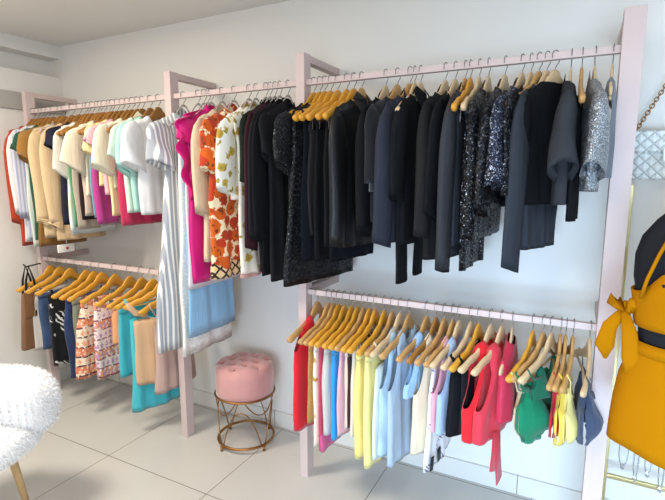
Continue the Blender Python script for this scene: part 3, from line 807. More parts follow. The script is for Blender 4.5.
garment('top', -0.177, 'U', -14, 0.160, -0.537, fab((19, 20, 23)), 'blouse', 'black blouse partly hidden between the navy sequin top and the slate dress', 'blouse', 'dark clothes on the right part of the upper rail', 'pale', hshort='black blouse by the slate dress', t=0.010, amp=0.0058, sl=(0.34, 0.055, 0.05, 0.01), smat=sequin((20, 21, 26), (170, 172, 182), 273, 0.948), cn=0.46, nd=0.09)
garment('skirt', -0.150, 'U', -24, 0.170, -0.644, sequin((30, 32, 38), (150, 152, 162), 294, 0.925), 'skirt', 'black and silver sequinned skirt below the keyhole top', 'skirt', 'dark clothes on the right part of the upper rail', 'tan', hshort='silver-black sequinned skirt', t=0.010, amp=0.0058, clip=False)
garment('top', -0.124, 'U', -24, 0.120, -0.683, fab((52, 56, 64)), 'dress', 'slate grey dress with one very long sleeve hanging free below', 'dress', 'dark clothes on the right part of the upper rail', 'pale', hshort='long-sleeved slate dress', t=0.020, amp=0.0057, sl=(0.6, 0.055, 0.046, 0.0), ss=(-1,), wz=-0.4, ww=0.13, cn=0.46, nd=0.09)
garment('top', -0.098, 'U', -34, 0.165, -0.519, fab((19, 20, 23)), 'top', 'black top with a round neck opening, facing the room at the right', 'top', 'dark clothes on the right part of the upper rail', 'pale', hshort='black round-necked top', t=0.030, amp=0.0057, sl=(0.3, 0.045, 0.04, 0.0), nd=0.06, cn=0.32)
garment('top', -0.048, 'U', 0, 0.150, -0.515, fab((52, 54, 60)), 'top', 'charcoal short-sleeved top left of the grey glitter top', 'top', 'dark clothes on the right part of the upper rail', 'pale', hshort='charcoal short-sleeved top', t=0.030, amp=0.0075, sl=(0.26, 0.062, 0.062, 0.012), swide=0.4, cn=0.46, nd=0.09)
garment('skirt', -0.014, 'U', 0, 0.130, -0.573, fab((19, 20, 23)), 'skirt', 'black pencil skirt with its hem poking out below the charcoal top', 'skirt', 'dark clothes on the right part of the upper rail', 'tan', hshort='black pencil skirt', t=0.013, amp=0.0075, wt=0.12, clip=False)
garment('top', 0.025, 'U', 3, 0.160, -0.470, sequin((120, 124, 130), (214, 218, 226), 546, 0.790), 'top', 'silver grey glitter knit top near the right-hand post', 'top', 'dark clothes on the right part of the upper rail', 'pale', hshort='silver grey glitter top', t=0.026, amp=0.0087, sl=(0.26, 0.066, 0.062, 0.01), swide=0.3, cn=0.46, nd=0.09)
garment('tank', 0.078, 'U', -4, 0.150, -0.425, fab((112, 118, 128)), 'vest', 'grey sleeveless vest, last garment before the right-hand post', 'vest', 'dark clothes on the right part of the upper rail', 'pale', hshort='grey sleeveless vest', t=0.018, amp=0.0110, hwid=0.16)
garment('pants', -3.129, 'L', 0, 0.150, -0.593, fab((214, 208, 204)), 'trousers', 'off-white trousers, first garment on the lower left rail beside the brown bag', 'trousers', 'clothes on the lower left rail', 'gold', hshort='off-white trousers', t=0.026, amp=0.0110)
garment('skirt', -3.032, 'L', 0, 0.150, -0.577, denim((58, 78, 112)), 'skirt', 'mid blue denim skirt left of the black and white print skirt', 'skirt', 'clothes on the lower left rail', 'gold', hshort='mid blue denim skirt', t=0.026, amp=0.0110, wv=3)
garment('skirt', -2.928, 'L', 0, 0.150, -0.667, leafprint((22, 23, 28), (226, 226, 222)), 'skirt', 'black skirt with a white leaf print on the lower left rail', 'skirt', 'clothes on the lower left rail', 'gold', hshort='black and white leaf skirt', t=0.024, amp=0.0110)
garment('pants', -2.767, 'L', 0, 0.150, -0.717, denim((46, 60, 98)), 'trousers', 'dark navy denim cropped trousers beside the leaf print skirt', 'trousers', 'clothes on the lower left rail', 'gold', hshort='dark navy denim trousers', t=0.022, amp=0.0110, in_=0.04)
garment('skirt', -2.689, 'L', 0, 0.150, -0.648, fab((134, 138, 122)), 'skirt', 'sage grey plain skirt between the navy denim and the tribal print skirt', 'skirt', 'clothes on the lower left rail', 'gold', hshort='sage grey skirt', t=0.026, amp=0.0110)
garment('skirt', -2.614, 'L', 0, 0.215, -0.680, tribal((238, 222, 200), (222, 128, 96), (236, 160, 120), (86, 52, 70)), 'skirt', 'wide flared skirt with orange and plum tribal bands', 'skirt', 'clothes on the lower left rail', 'gold', hshort='tribal print flared skirt', t=0.026, amp=0.0120, wv=11)
garment('skirt', -2.494, 'L', 0, 0.165, -0.669, tribal((236, 220, 214), (226, 150, 110), (196, 150, 190), (150, 90, 120)), 'skirt', 'pale lilac and orange paisley print skirt left of the turquoise skirt', 'skirt', 'clothes on the lower left rail', 'gold', hshort='lilac orange paisley skirt', t=0.026, amp=0.0110)
garment('skirt', -2.362, 'L', 0, 0.140, -0.434, fab((240, 168, 120)), 'shorts', 'peach orange shorts with waistband just peeking left of the turquoise skirt', 'shorts', 'clothes on the lower left rail', 'gold', hshort='peach orange shorts', t=0.026, amp=0.0110, wt=0.12)
garment('skirt', -2.260, 'L', -2, 0.170, -0.608, fab((70, 190, 206)), 'skirt', 'turquoise short skirt with buttoned waistband on the lower left rail', 'skirt', 'clothes on the lower left rail', 'gold', hshort='turquoise short skirt', t=0.022, amp=0.0110, wt=0.16)
garment('cami', -2.169, 'L', -14, 0.160, -0.817, fab((76, 196, 212)), 'dress', 'turquoise long dress showing below the beige crop top', 'dress', 'clothes on the lower left rail', 'gold', hshort='turquoise long dress', t=0.026, amp=0.0110, sw=0.012, mat2=fab((110, 190, 190)))
garment('cami', -2.089, 'L', -24, 0.170, -0.640, fab((214, 178, 142)), 'camisole', 'beige satin camisole with wide straps hanging over the turquoise dress', 'camisole', 'clothes on the lower left rail', 'gold', hshort='beige wide-strap camisole', t=0.028, amp=0.0110, sw=0.018, zt=-0.27, wt=0.17, su=0.185)
garment('cami', -2.011, 'L', 0, 0.150, -0.665, fab((196, 166, 156)), 'dress', 'taupe pink slip dress half hidden behind the striped dress', 'dress', 'clothes on the lower left rail', 'gold', hshort='taupe pink slip dress', t=0.026, amp=0.0110, tie=[([(0.01, -0.1, -0.6), (0.01, -0.11, -0.645)], 0.006), ([(0.012, 0.02, -0.62), (0.012, 0.02, -0.66)], 0.006)], tmat=BLACKP)
garment('tank', -1.070, 'L', 0, 0.180, -0.626, fab((214, 28, 40)), 'blouse', 'scarlet sleeveless blouse hanging first at the left of the lower right rail', 'blouse', 'clothes on the lower right rail', 'tan', hshort='first scarlet sleeveless blouse', t=0.026, amp=0.0110, arm=0.1, so=0.75)
garment('skirt', -1.011, 'L', 0, 0.170, -0.577, lace((190, 146, 84)), 'skirt', 'golden brown lace skirt with frills next to the scarlet blouse', 'skirt', 'clothes on the lower right rail', 'tan', hshort='golden brown lace skirt', t=0.012, amp=0.0058, wt=0.16)
garment('skirt', -0.984, 'L', 0, 0.170, -0.688, leafprint((240, 228, 208), (196, 150, 70), 9.0), 'skirt', 'cream long skirt with a golden chain print low on the hem', 'skirt', 'clothes on the lower right rail', 'tan', hshort='cream chain-print skirt', t=0.010, amp=0.0058, wt=0.16)
garment('skirt', -0.958, 'L', 0, 0.170, -0.701, fab((206, 70, 100)), 'skirt', 'raspberry pink skirt with a lower hem between the cream skirts', 'skirt', 'clothes on the lower right rail', 'gold', hshort='raspberry pink skirt', t=0.010, amp=0.0058, wt=0.16, hemband=(0.08, fab((222, 96, 150))))
garment('skirt', -0.927, 'L', 0, 0.175, -0.616, fab((208, 202, 194)), 'skirt', 'pale grey skirt between the raspberry pink and bright blue skirts', 'skirt', 'clothes on the lower right rail', 'gold', hshort='pale grey skirt', t=0.020, amp=0.0068, wt=0.165)
garment('skirt', -0.891, 'L', 0, 0.165, -0.631, fab((52, 156, 226)), 'skirt', 'bright blue skirt on the left part of the lower right rail', 'skirt', 'clothes on the lower right rail', 'gold', hshort='bright blue skirt', t=0.016, amp=0.0067, wt=0.16)
garment('skirt', -0.861, 'L', 0, 0.165, -0.608, fab((240, 188, 196)), 'skirt', 'light pink skirt just right of the bright blue skirt', 'skirt', 'clothes on the lower right rail', 'gold', hshort='light pink skirt', t=0.011, amp=0.0066, wt=0.15)
garment('skirt', -0.831, 'L', 0, 0.160, -0.565, stripes((226, 196, 180), (70, 46, 44), 0.05, 0.72), 'skirt', 'rosy skirt with dark brown stripes left of the cream trousers', 'skirt', 'clothes on the lower right rail', 'tan', hshort='rosy brown-striped skirt', t=0.011, amp=0.0065, wt=0.155)
garment('pants', -0.801, 'L', 0, 0.160, -0.595, fab((234, 222, 200)), 'trousers', 'cream trousers clipped left of the pale yellow skirts', 'trousers', 'clothes on the lower right rail', 'gold', hshort='cream trousers', t=0.011, amp=0.0064)
garment('pants', -0.772, 'L', 0, 0.165, -0.689, fab((246, 228, 136)), 'trousers', 'pale yellow cropped trousers, left one of two pale yellow garments', 'trousers', 'clothes on the lower right rail', 'gold', hshort='left pale yellow trousers', t=0.020, amp=0.0064, wt=0.16)
garment('skirt', -0.729, 'L', 0, 0.165, -0.724, fab((248, 232, 150)), 'skirt', 'pale yellow long skirt, right one of two pale yellow garments', 'skirt', 'clothes on the lower right rail', 'gold', hshort='right pale yellow skirt', t=0.020, amp=0.0083, wt=0.165)
garment('cami', -0.692, 'L', 0, 0.160, -0.677, fab((228, 238, 236)), 'dress', 'pale icy white dress with thin straps right of the yellow skirt', 'dress', 'clothes on the lower right rail', 'tan', hshort='pale icy white dress', t=0.014, amp=0.0081, mat2=fab((236, 238, 230)))
garment('tank', -0.655, 'L', -4, 0.160, -0.651, denim((164, 188, 212)), 'dress', 'pale blue denim sleeveless dress with deep armholes', 'dress', 'clothes on the lower right rail', 'pale', hshort='pale blue denim dress', t=0.020, amp=0.0081, arm=0.2)
garment('tank', -0.614, 'L', -4, 0.165, -0.683, fab((176, 194, 214)), 'dress', 'powder blue sleeveless dress hanging lowest beside the denim dress', 'dress', 'clothes on the lower right rail', 'tan', hshort='powder blue sleeveless dress', t=0.020, amp=0.0090, arm=0.2)
garment('tank', -0.536, 'L', -6, 0.160, -0.361, fab((158, 194, 232)), 'tank_top', 'sky blue tank top on wide strap left of the cream knit tank', 'tank top', 'clothes on the lower right rail', 'tan', hshort='sky blue tank top', t=0.020, amp=0.0089, arm=0.16)
garment('tank', -0.495, 'L', -6, 0.170, -0.593, fab((232, 216, 188)), 'tank_top', 'cream knitted long tank top with deep armhole', 'tank top', 'clothes on the lower right rail', 'brown', hshort='cream knitted tank top', t=0.022, amp=0.0078, arm=0.19)
garment('skirt', -0.460, 'L', -6, 0.160, -0.668, leafprint((234, 236, 242), (112, 96, 130), 26.0), 'shorts', 'white printed shorts with black ties hanging lowest below the cream tank', 'shorts', 'clothes on the lower right rail', 'tan', hshort='white printed shorts', t=0.014, amp=0.0078, wt=0.1, tie=[([(0.02, -0.13, -0.6), (0.02, -0.14, -0.655)], 0.02), ([(0.02, -0.06, -0.6), (0.02, -0.05, -0.655)], 0.02)], tmat=BLACKP, clip=False)
garment('tank', -0.424, 'L', -6, 0.165, -0.479, fab((240, 166, 180)), 'tank_top', 'rose pink tank top between the cream and the cornflower tanks', 'tank top', 'clothes on the lower right rail', 'tan', hshort='rose pink tank top', t=0.014, amp=0.0054, arm=0.17)
garment('tank', -0.399, 'L', -6, 0.165, -0.481, fab((168, 190, 222)), 'tank_top', 'cornflower blue tank top right of the rose pink tank', 'tank top', 'clothes on the lower right rail', 'pale', hshort='cornflower blue tank top', t=0.020, amp=0.0054, arm=0.17)
garment('cami', -0.351, 'L', -8, 0.160, -0.481, fab((24, 24, 28)), 'camisole', 'black camisole with frilled straps, the only black top on the lower rail', 'camisole', 'clothes on the lower right rail', 'pale', hshort='black frilled camisole', t=0.022, amp=0.0070, sw=0.014, zt=-0.22, wt=0.15)
garment('cami', -0.319, 'L', -8, 0.150, -0.469, fab((30, 30, 33)), 'top', 'charcoal black halter top tucked behind the scarlet blouse', 'top', 'clothes on the lower right rail', 'gold', hshort='charcoal halter top', t=0.012, amp=0.0070, sw=0.01, zt=-0.22)
garment('tank', -0.272, 'L', -12, 0.180, -0.480, fab((224, 34, 46)), 'blouse', 'bright red sleeveless blouse with open armhole, beside black camisole', 'blouse', 'clothes on the lower right rail', 'pale', hshort='second bright red blouse', t=0.036, amp=0.0092, arm=0.2)
garment('tank', -0.230, 'L', -10, 0.180, -0.474, fab((214, 58, 74)), 'blouse', 'coral red blouse with tie tails hanging from its hem', 'blouse', 'clothes on the lower right rail', 'pale', hshort='coral red tie blouse', t=0.034, amp=0.0090, arm=0.2, tie=[([(0.03, -0.1, -0.44), (0.035, -0.12, -0.52), (0.04, -0.15, -0.58)], 0.036), ([(0.034, -0.09, -0.44), (0.04, -0.085, -0.56), (0.045, -0.07, -0.66)], 0.036)])
garment('top', -0.189, 'L', 2, 0.150, -0.382, satin((186, 40, 70)), 'blouse', 'dark raspberry glossy blouse with round neck left of the bralettes', 'blouse', 'clothes on the lower right rail', 'pale', hshort='dark raspberry blouse', t=0.024, amp=0.0090, sh=0.16, hwid=0.18)
garment('cami', -0.115, 'L', -8, 0.110, -0.433, fab((236, 226, 172)), 'bralette', 'pale cream bralette with thin straps left of the green bralette', 'bralette', 'clothes on the lower right rail', 'gold', hshort='pale cream bralette', t=0.020, amp=0.0082, zt=-0.31, cup=0.03, wt=0.14, su=0.19)
garment('cami', -0.078, 'L', -15, 0.110, -0.461, fab((10, 126, 88)), 'bralette', 'emerald green bralette with moulded cups, the nearer green one', 'bralette', 'clothes on the lower right rail', 'tan', hshort='near emerald bralette', t=0.026, amp=0.0061, zt=-0.29, cup=0.05, wt=0.16, su=0.19, sw=0.012)
garment('cami', -0.050, 'L', -15, 0.120, -0.273, fab((14, 104, 76)), 'bralette', 'darker green bralette peeking out right of the emerald bralette', 'bralette', 'clothes on the lower right rail', 'pale', hshort='darker green bralette', t=0.014, amp=0.0061, zt=-0.23, cup=0.02, wt=0.14, su=0.17)
garment('cami', -0.017, 'L', 2, 0.140, -0.394, fab((196, 30, 44)), 'bralette', 'crimson bralette squeezed between green and yellow bralettes', 'bralette', 'clothes on the lower right rail', 'tan', hshort='crimson bralette', t=0.014, amp=0.0041, zt=-0.3, cup=0.02, wt=0.13)
garment('cami', 0.001, 'L', 2, 0.110, -0.437, fab((240, 204, 82)), 'bralette', 'golden yellow bralette with moulded cups beside the crimson one', 'bralette', 'clothes on the lower right rail', 'tan', hshort='golden yellow bralette', t=0.018, amp=0.0041, zt=-0.28, cup=0.045, wt=0.14, sw=0.008)
garment('cami', 0.025, 'L', 2, 0.110, -0.422, fab((244, 224, 140)), 'bralette', 'lemon yellow bralette right of the golden yellow bralette', 'bralette', 'clothes on the lower right rail', 'tan', hshort='lemon yellow bralette', t=0.016, amp=0.0051, zt=-0.29, cup=0.035, wt=0.14, sw=0.006)
garment('cami', 0.080, 'L', 4, 0.100, -0.419, fab((62, 72, 98)), 'bralette', 'navy blue bralette with moulded cups, last before the right-hand post', 'bralette', 'clothes on the lower right rail', 'pale', hshort='navy bralette', t=0.022, amp=0.0110, zt=-0.27, cup=0.05, wt=0.14, sw=0.014)

# ---------------------------------------------------------------- pink pouf stool
st = thing('pouf_stool', 'round blush pink tufted velvet stool on an openwork gold wire base', 'stool', (-1.607, 2.035, 0))
PV = velvet((210, 154, 150))
bm = bmesh.new()
SR = 0.158
prof = [(0, 0.300), (SR - 0.004, 0.300), (SR + 0.004, 0.306), (SR + 0.006, 0.34), (SR + 0.006, 0.42), (SR, 0.468), (SR - 0.02, 0.482)]
for i in range(1, 15): prof.append(((SR - 0.02) * (1 - i / 14), 0.482 + 0.010 * math.sin(i / 14 * math.pi / 2)))
lathe(prof, 72, bm=bm)
TUFT = [(0.0, 0.0)] + [(0.072 * math.cos(R(60 * k + 10)), 0.072 * math.sin(R(60 * k + 10))) for k in range(6)] + [(0.125 * math.cos(R(60 * k + 40)), 0.125 * math.sin(R(60 * k + 40))) for k in range(6)]
for v in bm.verts:
    if v.co.z > 0.455:
        d = 0
        for tx, ty in TUFT:
            q = (v.co.x - tx) ** 2 + (v.co.y - ty) ** 2
            d += 0.020 * math.exp(-q / 0.00045)
        v.co.z -= d
seat = link_mesh('cushion', bm, PV, st)
for tx, ty in TUFT:
    o = link_mesh('button', lathe([(0, 0.006), (0.005, 0.005), (0.008, 0.001), (0, -0.002)], 12), PV, seat)
    o.location = (tx, ty, 0.4745)
def circ(r, z, n=48): return [(r * math.cos(2 * math.pi * k / n), r * math.sin(2 * math.pi * k / n), z) for k in range(n)]
link_mesh('seat_ring', tube(circ(SR + 0.009, 0.303), (0.006), closed=True, seg=8), GOLD, st)
link_mesh('base_ring', tube(circ(0.158, 0.030), (0.0075), closed=True, seg=8), GOLD, st)
for k in range(4):
    a = R(90 * k + 28)
    pts = []
    for i in range(17):
        f = i / 16 * 2 - 1
        zz = 0.038 + 0.20 * (1 - abs(f) ** 2.2)
        ang = a + f * R(40)
        rr = SR + 0.004 - 0.010 * (1 - f * f)
        pts.append((rr * math.cos(ang), rr * math.sin(ang), zz))
    link_mesh('lower_arch', tube(pts, 0.0035, seg=6), GOLD, st)
    pts = []
    for i in range(17):
        f = i / 16 * 2 - 1
        zz = 0.296 - 0.085 * (1 - abs(f) ** 2.0)
        ang = a + R(45) + f * R(36)
        rr = SR + 0.004 - 0.006 * (1 - f * f)
        pts.append((rr * math.cos(ang), rr * math.sin(ang), zz))
    link_mesh('upper_arch', tube(pts, 0.0035, seg=6), GOLD, st)
    ang = a + R(45)
    link_mesh('foot', lathe([(0, 0), (0.008, 0), (0.008, 0.026), (0, 0.026)], 10, (( SR + 0.008) * math.cos(ang), (SR + 0.008) * math.sin(ang), 0)), GOLD, st)

# ---------------------------------------------------------------- fluffy white chair
fx, fy = -2.17, 0.93
ch = thing('fluffy_chair', 'white long-haired fluffy chair on a splayed wooden leg in the left foreground', 'chair', (fx, fy, 0), R(20))
m = NT('white_fur'); m.p(0.9, 0, 0.4, 0.2); m.col(lin((246, 247, 250)))
FUR = m.m
def blob(rx, ry, z0, z1, disp, seed):
    bm = bmesh.new()
    bmesh.ops.create_uvsphere(bm, u_segments=48, v_segments=28, radius=1.0)
    for v in bm.verts:
        x, y, z = v.co
        s = max(abs(z), 1e-6)
        q = (abs(x) ** 3 + abs(y) ** 3 + abs(z) ** 3) ** (1 / 3)
        x, y, z = x / q, y / q, z / q
        from mathutils import noise
        d = 1 + disp * noise.noise(Vector((x * 3 + seed, y * 3, z * 3))) + disp * 0.5 * noise.noise(Vector((x * 9 + seed, y * 9, z * 9)))
        v.co = Vector((x * rx * d, y * ry * d, (z0 + z1) / 2 + z * (z1 - z0) / 2 * d))
    return bm
rng = random.Random(3)
def fur_over(src, n, L, droop, parent):
    """tufts of long hair rooted on the padded shape: one mesh of thin curved blades"""
    me = src.data
    polys = [p for p in me.polygons]
    ar = [p.area for p in polys]
    bm = bmesh.new()
    for p in rng.choices(polys, ar, k=n):
        vs = [me.vertices[i].co for i in p.vertices]
        ws = [rng.random() for _ in vs]; s = sum(ws)
        c = Vector((0, 0, 0))
        for v, w_ in zip(vs, ws): c += v * (w_ / s)
        d = (p.normal + Vector((rng.gauss(0, .35), rng.gauss(0, .35), rng.gauss(0, .35)))).normalized()
        side = d.cross(Vector((rng.gauss(0, 1), rng.gauss(0, 1), rng.gauss(0, 1)))).normalized()
        l = L * rng.uniform(0.6, 1.2); wd = 0.0022
        prev = None
        pos = c.copy()
        for k in range(4):
            wk = wd * (1 - k / 3.2)
            a, b = bm.verts.new(pos - side * wk), bm.verts.new(pos + side * wk)
            if prev: bm.faces.new((prev[0], prev[1], b, a))
            prev = (a, b)
            d = (d + Vector((0, 0, -droop))).normalized()
            pos = pos + d * (l / 3)
    o = link_mesh('fur', bm, FUR, parent)
    o['kind'] = 'stuff'
    return o
seat_o = link_mesh('seat', blob(0.225, 0.225, 0.33, 0.48, 0.03, 1.0), FUR, ch)
back_o = link_mesh('backrest', blob(0.225, 0.13, 0.36, 0.66, 0.03, 5.0), FUR, ch)
back_o.location = (0.02, 0.16, 0.0)
fur_over(seat_o, 9000, 0.018, 0.3, seat_o)
fur_over(back_o, 8000, 0.018, 0.3, back_o)
WL = wood((214, 178, 128), 0.5)
for sx in (-1, 1):
    for sy in (-1, 1):
        link_mesh('leg', tube([(sx * 0.085, sy * 0.085, 0.38), (sx * 0.125, sy * 0.125, 0.0)], [0.019, 0.012], seg=12), WL, ch)

# ---------------------------------------------------------------- brown bag at the left end of the lower rail
bg = thing('handbag', 'narrow brown leather bag hanging by black straps at the left post', 'handbag', (-3.13, 1.80, 0.0))
BR = NT('brown_leather'); BR.p(0.5, 0, 0, 0.4)
BR.col(BR.mix(BR.noise(BR.obj(), 8.0, 4.0), lin((112, 78, 54)), lin((142, 102, 72)))); BR = BR.m
bm = bmesh.new()
add_box(bm, -0.045, -0.10, 0.38, 0.0, 0.05, 0.76, bevel=0.015)
for v in bm.verts:
    f = (v.co.z - 0.38) / 0.38
    v.co.y *= 1 - 0.25 * f; v.co.x = v.co.x * (1 - 0.5 * f)
link_mesh('bag_body', bm, BR, bg)
link_mesh('bag_flap', box(-0.004, -0.075, 0.60, 0.006, 0.035, 0.765, bevel=0.002), BR, bg)
BLK = plain((26, 24, 26), 0.45)
for xx in (-0.034, 0.002):
    pts = [(xx, -0.07, 0.74), (xx - 0.002, -0.060, 0.84), (-0.015, -0.01, 0.945), (xx - 0.002, 0.02, 0.84), (xx, 0.05, 0.74)]
    pts = [(xx, -0.06, 0.70), (xx, -0.05, 0.84), (xx, -0.025, 0.935), (xx, 0.0, 0.84), (xx, 0.012, 0.72)]
    link_mesh('strap', ribbon(pts, 0.008, 0.003), BLK, bg)
link_mesh('buckle', box(0.004, -0.02, 0.60, 0.012, 0.02, 0.64, bevel=0.003), PALEGOLD, bg)
hk = thing('peg_hook', 'small black peg holding the brown bag on the left post', 'hook', (-3.19, 1.889, 0.93))
link_mesh('peg', tube([(0, 0, 0), (0.043, -0.12, 0.0), (0.045, -0.135, 0.018)], 0.005, seg=8), BLK, hk)

# ---------------------------------------------------------------- security tag with red dot
tg = thing('garment_tag', 'small white tag with a red dot hanging below the beige jackets', 'tag', (-2.83, 1.85, 1.06))
link_mesh('tag_card', box(-0.003, -0.06, -0.02, 0.003, 0.05, 0.03, bevel=0.002), plain((236, 232, 226), 0.6), tg)
o = link_mesh('red_dot', lathe([(0, 0.002), (0.009, 0.002), (0.009, 0), (0, 0)], 16), plain((196, 52, 56), 0.5), tg)
o.location = (0.004, 0.0, 0.005); o.rotation_euler = (0, R(90), 0)
link_mesh('tag_string', tube([(0, 0, 0.03), (0, 0.0, 0.07)], 0.0012, seg=6), plain((240, 240, 238), 0.7), tg)

# ---------------------------------------------------------------- quilted white handbag on the wall
def quilt_mat():
    m = NT('quilted_leather'); m.p(0.38, 0, 0, 0.5)
    m.col(lin((226, 232, 230)))
    ob = m.obj(); x = m.xyz(ob)
    s = 1 / 0.042
    a = m.math('ABSOLUTE', m.math('SUBTRACT', m.math('FRACT', m.math('MULTIPLY', m.math('ADD', x[0], m.math('ADD', x[2], 4.0)), s)), 0.5))
    b = m.math('ABSOLUTE', m.math('SUBTRACT', m.math('FRACT', m.math('MULTIPLY', m.math('ADD', m.math('SUBTRACT', x[0], x[2]), 4.0), s)), 0.5))
    h = m.math('SUBTRACT', 0.5, m.math('MAXIMUM', a, b))
    h = m.math('POWER', h, 0.45)
    m.bump(h, 1.0, 0.012)
    return m.m
QM = quilt_mat(); WM = plain((226, 231, 229), 0.4)
qb = thing('quilted_handbag', 'white quilted handbag hanging on the wall from a gold chain', 'handbag', (0.335, 2.19, 1.50))
bm = box(-0.165, -0.035, -0.005, 0.165, 0.055, 0.17, bevel=0.018)
link_mesh('bag_body', bm, QM, qb)
bm = box(-0.168, -0.050, 0.095, 0.168, -0.032, 0.176, bevel=0.008)
link_mesh('flap', bm, QM, qb)
fl = [(-0.062, 0.105), (-0.060, 0.066), (-0.045, 0.045), (0.045, 0.045), (0.060, 0.066), (0.062, 0.105)]
bm = bmesh.new()
vs = [bm.verts.new((x, -0.050, z)) for x, z in fl]; bm.faces.new(vs)
r = bmesh.ops.extrude_face_region(bm, geom=list(bm.faces)); bmesh.ops.translate(bm, vec=(0, -0.007, 0), verts=[v for v in r['geom'] if isinstance(v, bmesh.types.BMVert)])
tab = link_mesh('flap_tab', bm, WM, qb, False)
def ring_y(r, w_, cx, cz, y): return tube([(cx + r * math.cos(R(a)), y, cz + r * math.sin(R(a))) for a in range(0, 360, 20)], w_, closed=True, seg=8)
link_mesh('clasp', ring_y(0.017, 0.0035, 0.006, 0.075, -0.060), GOLD, tab)
o = link_mesh('turn_knob', lathe([(0, 0.010), (0.006, 0.008), (0.007, 0), (0, 0)], 12), GOLD, tab); o.location = (0.006, -0.057, 0.075); o.rotation_euler = (R(90), 0, 0)
def chain(p0, p1, parent, sag=0.0, n=24):
    p0, p1 = Vector(p0), Vector(p1)
    d = (p1 - p0); L = d.length / n; d.normalize()
    a = d.cross(Vector((0, 1, 0))).normalized(); b = d.cross(a)
    for i in range(n):
        c = p0 + d * (L * (i + 0.5))
        x_, y_ = (a, b) if i % 2 == 0 else (b, a)
        pts = [c + d * (L * 0.72 * math.cos(R(q))) + x_ * (0.0065 * math.sin(R(q))) for q in range(0, 360, 30)]
        link_mesh('chain_link', tube(pts, 0.0022, closed=True, seg=5), GOLD, parent)
chain((-0.155, 0.0, 0.168), (0.0, 0.0, 0.475), qb, n=26)
chain((0.155, 0.0, 0.168), (0.0, 0.0, 0.475), qb, n=26)
for s in (-1, 1):
    link_mesh('grommet', lathe([(0.012, 0), (0.014, 0.004), (0.008, 0.006), (0.007, 0)], 16, (s * 0.155, 0.0, 0.166)), GOLD, qb)
wh = thing('wall_peg', 'round rosy wooden wall peg above the white quilted handbag', 'hook', (0.335, 2.25, 1.965))
link_mesh('knob', lathe([(0, 0.075), (0.016, 0.074), (0.021, 0.066), (0.020, 0.055), (0.010, 0.045), (0.010, 0)], 20), wood((188, 140, 122)), wh).rotation_euler = (R(90), 0, 0)

# ---------------------------------------------------------------- mannequin in the right foreground
MX, MY, MZ = 0.312, 1.50, -0.085
MR = R(-12)
mq = thing('dress_form', 'black headless mannequin torso on a wooden pole at the right edge', 'mannequin', (MX, MY, MZ), MR)
BT = NT('black_jersey'); BT.p(0.8, 0, 0.0, 0.15)
BT.col(lin((27, 28, 33))); BT.bump(BT.noise(BT.obj(), 500.0, 1.0), 0.25, 0.001); BT = BT.m
def torso_rings(levels, bm, seg=40, zoff=None, grow=0.0):
    rings = []
    for z, a, b, cy in levels:
        ring = []
        for k in range(seg):
            th = 2 * math.pi * k / seg
            c, s = math.cos(th), math.sin(th)
            x = (a + grow) * math.copysign(abs(c) ** 0.85, c)
            y = cy + (b + grow) * math.copysign(abs(s) ** 0.9, s)
            if s < 0 and 1.22 < z < 1.42:
                w_ = math.exp(-((z - 1.315) / 0.045) ** 2)
                y -= 0.028 * w_ * (math.exp(-((x - 0.07) / 0.045) ** 2) + math.exp(-((x + 0.07) / 0.045) ** 2))
            ring.append(bm.verts.new((x, y, z)))
        rings.append(ring)
    for A, B in zip(rings, rings[1:]):
        for k in range(seg): bm.faces.new((A[k], A[(k + 1) % seg], B[(k + 1) % seg], B[k]))
    return rings
BODY = [(0.86, 0.165, 0.115, 0.0), (0.94, 0.172, 0.118, 0.0), (1.02, 0.158, 0.108, 0.0), (1.10, 0.142, 0.098, 0.0), (1.15, 0.134, 0.094, 0.0), (1.20, 0.138, 0.096, 0.0), (1.26, 0.146, 0.102, 0.0), (1.32, 0.158, 0.105, 0.0), (1.38, 0.160, 0.092, 0.005), (1.43, 0.148, 0.078, 0.01), (1.475, 0.118, 0.064, 0.015), (1.51, 0.085, 0.055, 0.02), (1.535, 0.064, 0.052, 0.02), (1.56, 0.054, 0.050, 0.015), (1.585, 0.052, 0.048, 0.015)]
bm = bmesh.new(); rg = torso_rings(BODY, bm)
bm.faces.new(rg[0][::-1]); bm.faces.new(rg[-1])
link_mesh('torso', bm, BT, mq)
link_mesh('neck_cap', lathe([(0, 1.612), (0.02, 1.61), (0.046, 1.60), (0.052, 1.588), (0.052, 1.582), (0, 1.582)], 24, (0, 0.015, 0)), wood((150, 100, 60)), mq)
link_mesh('stand_pole', tube([(0, 0, 0.87), (0, 0, 0.03 - MZ)], 0.019, seg=16), wood((166, 122, 104)), mq)
link_mesh('stand_base', lathe([(0, 0.035), (0.04, 0.034), (0.13, 0.022), (0.15, 0.010), (0.15, 0), (0, 0)], 32, (0, 0, -MZ)), wood((166, 122, 104)), mq)
YC = NT('yellow_cloth'); YC.p(0.9, 0, 0.0, 0.08)
YC.col(YC.mix(YC.noise(YC.obj(), 6.0, 3.0), lin((158, 100, 0)), lin((170, 109, 0)))); YC.bump(YC.noise(YC.obj(), 500.0, 1.0), 0.3, 0.001); YC = YC.m
outfit = thing('skirt', 'mustard yellow short skirt worn by the black mannequin', 'skirt', (MX, MY, MZ), MR)
SK = [(0.85, 0.190, 0.145, 0.0), (0.88, 0.189, 0.143, 0.0), (0.92, 0.187, 0.140, 0.0), (0.97, 0.183, 0.133, 0.0), (1.04, 0.174, 0.120, 0.0), (1.10, 0.154, 0.108, 0.0), (1.145, 0.142, 0.102, 0.0)]
bm = bmesh.new(); rg = torso_rings(SK, bm, 64)
for j, ring in enumerate(rg):
    for k, v in enumerate(ring):
        f = 1 - j / (len(rg) - 1)
        th = 2 * math.pi * k / 64
        q = 1 + 0.025 * f * math.sin(7 * th + 1)
        v.co.x *= q; v.co.y *= q
        v.co.z += 0.012 * f * math.sin(2 * th)
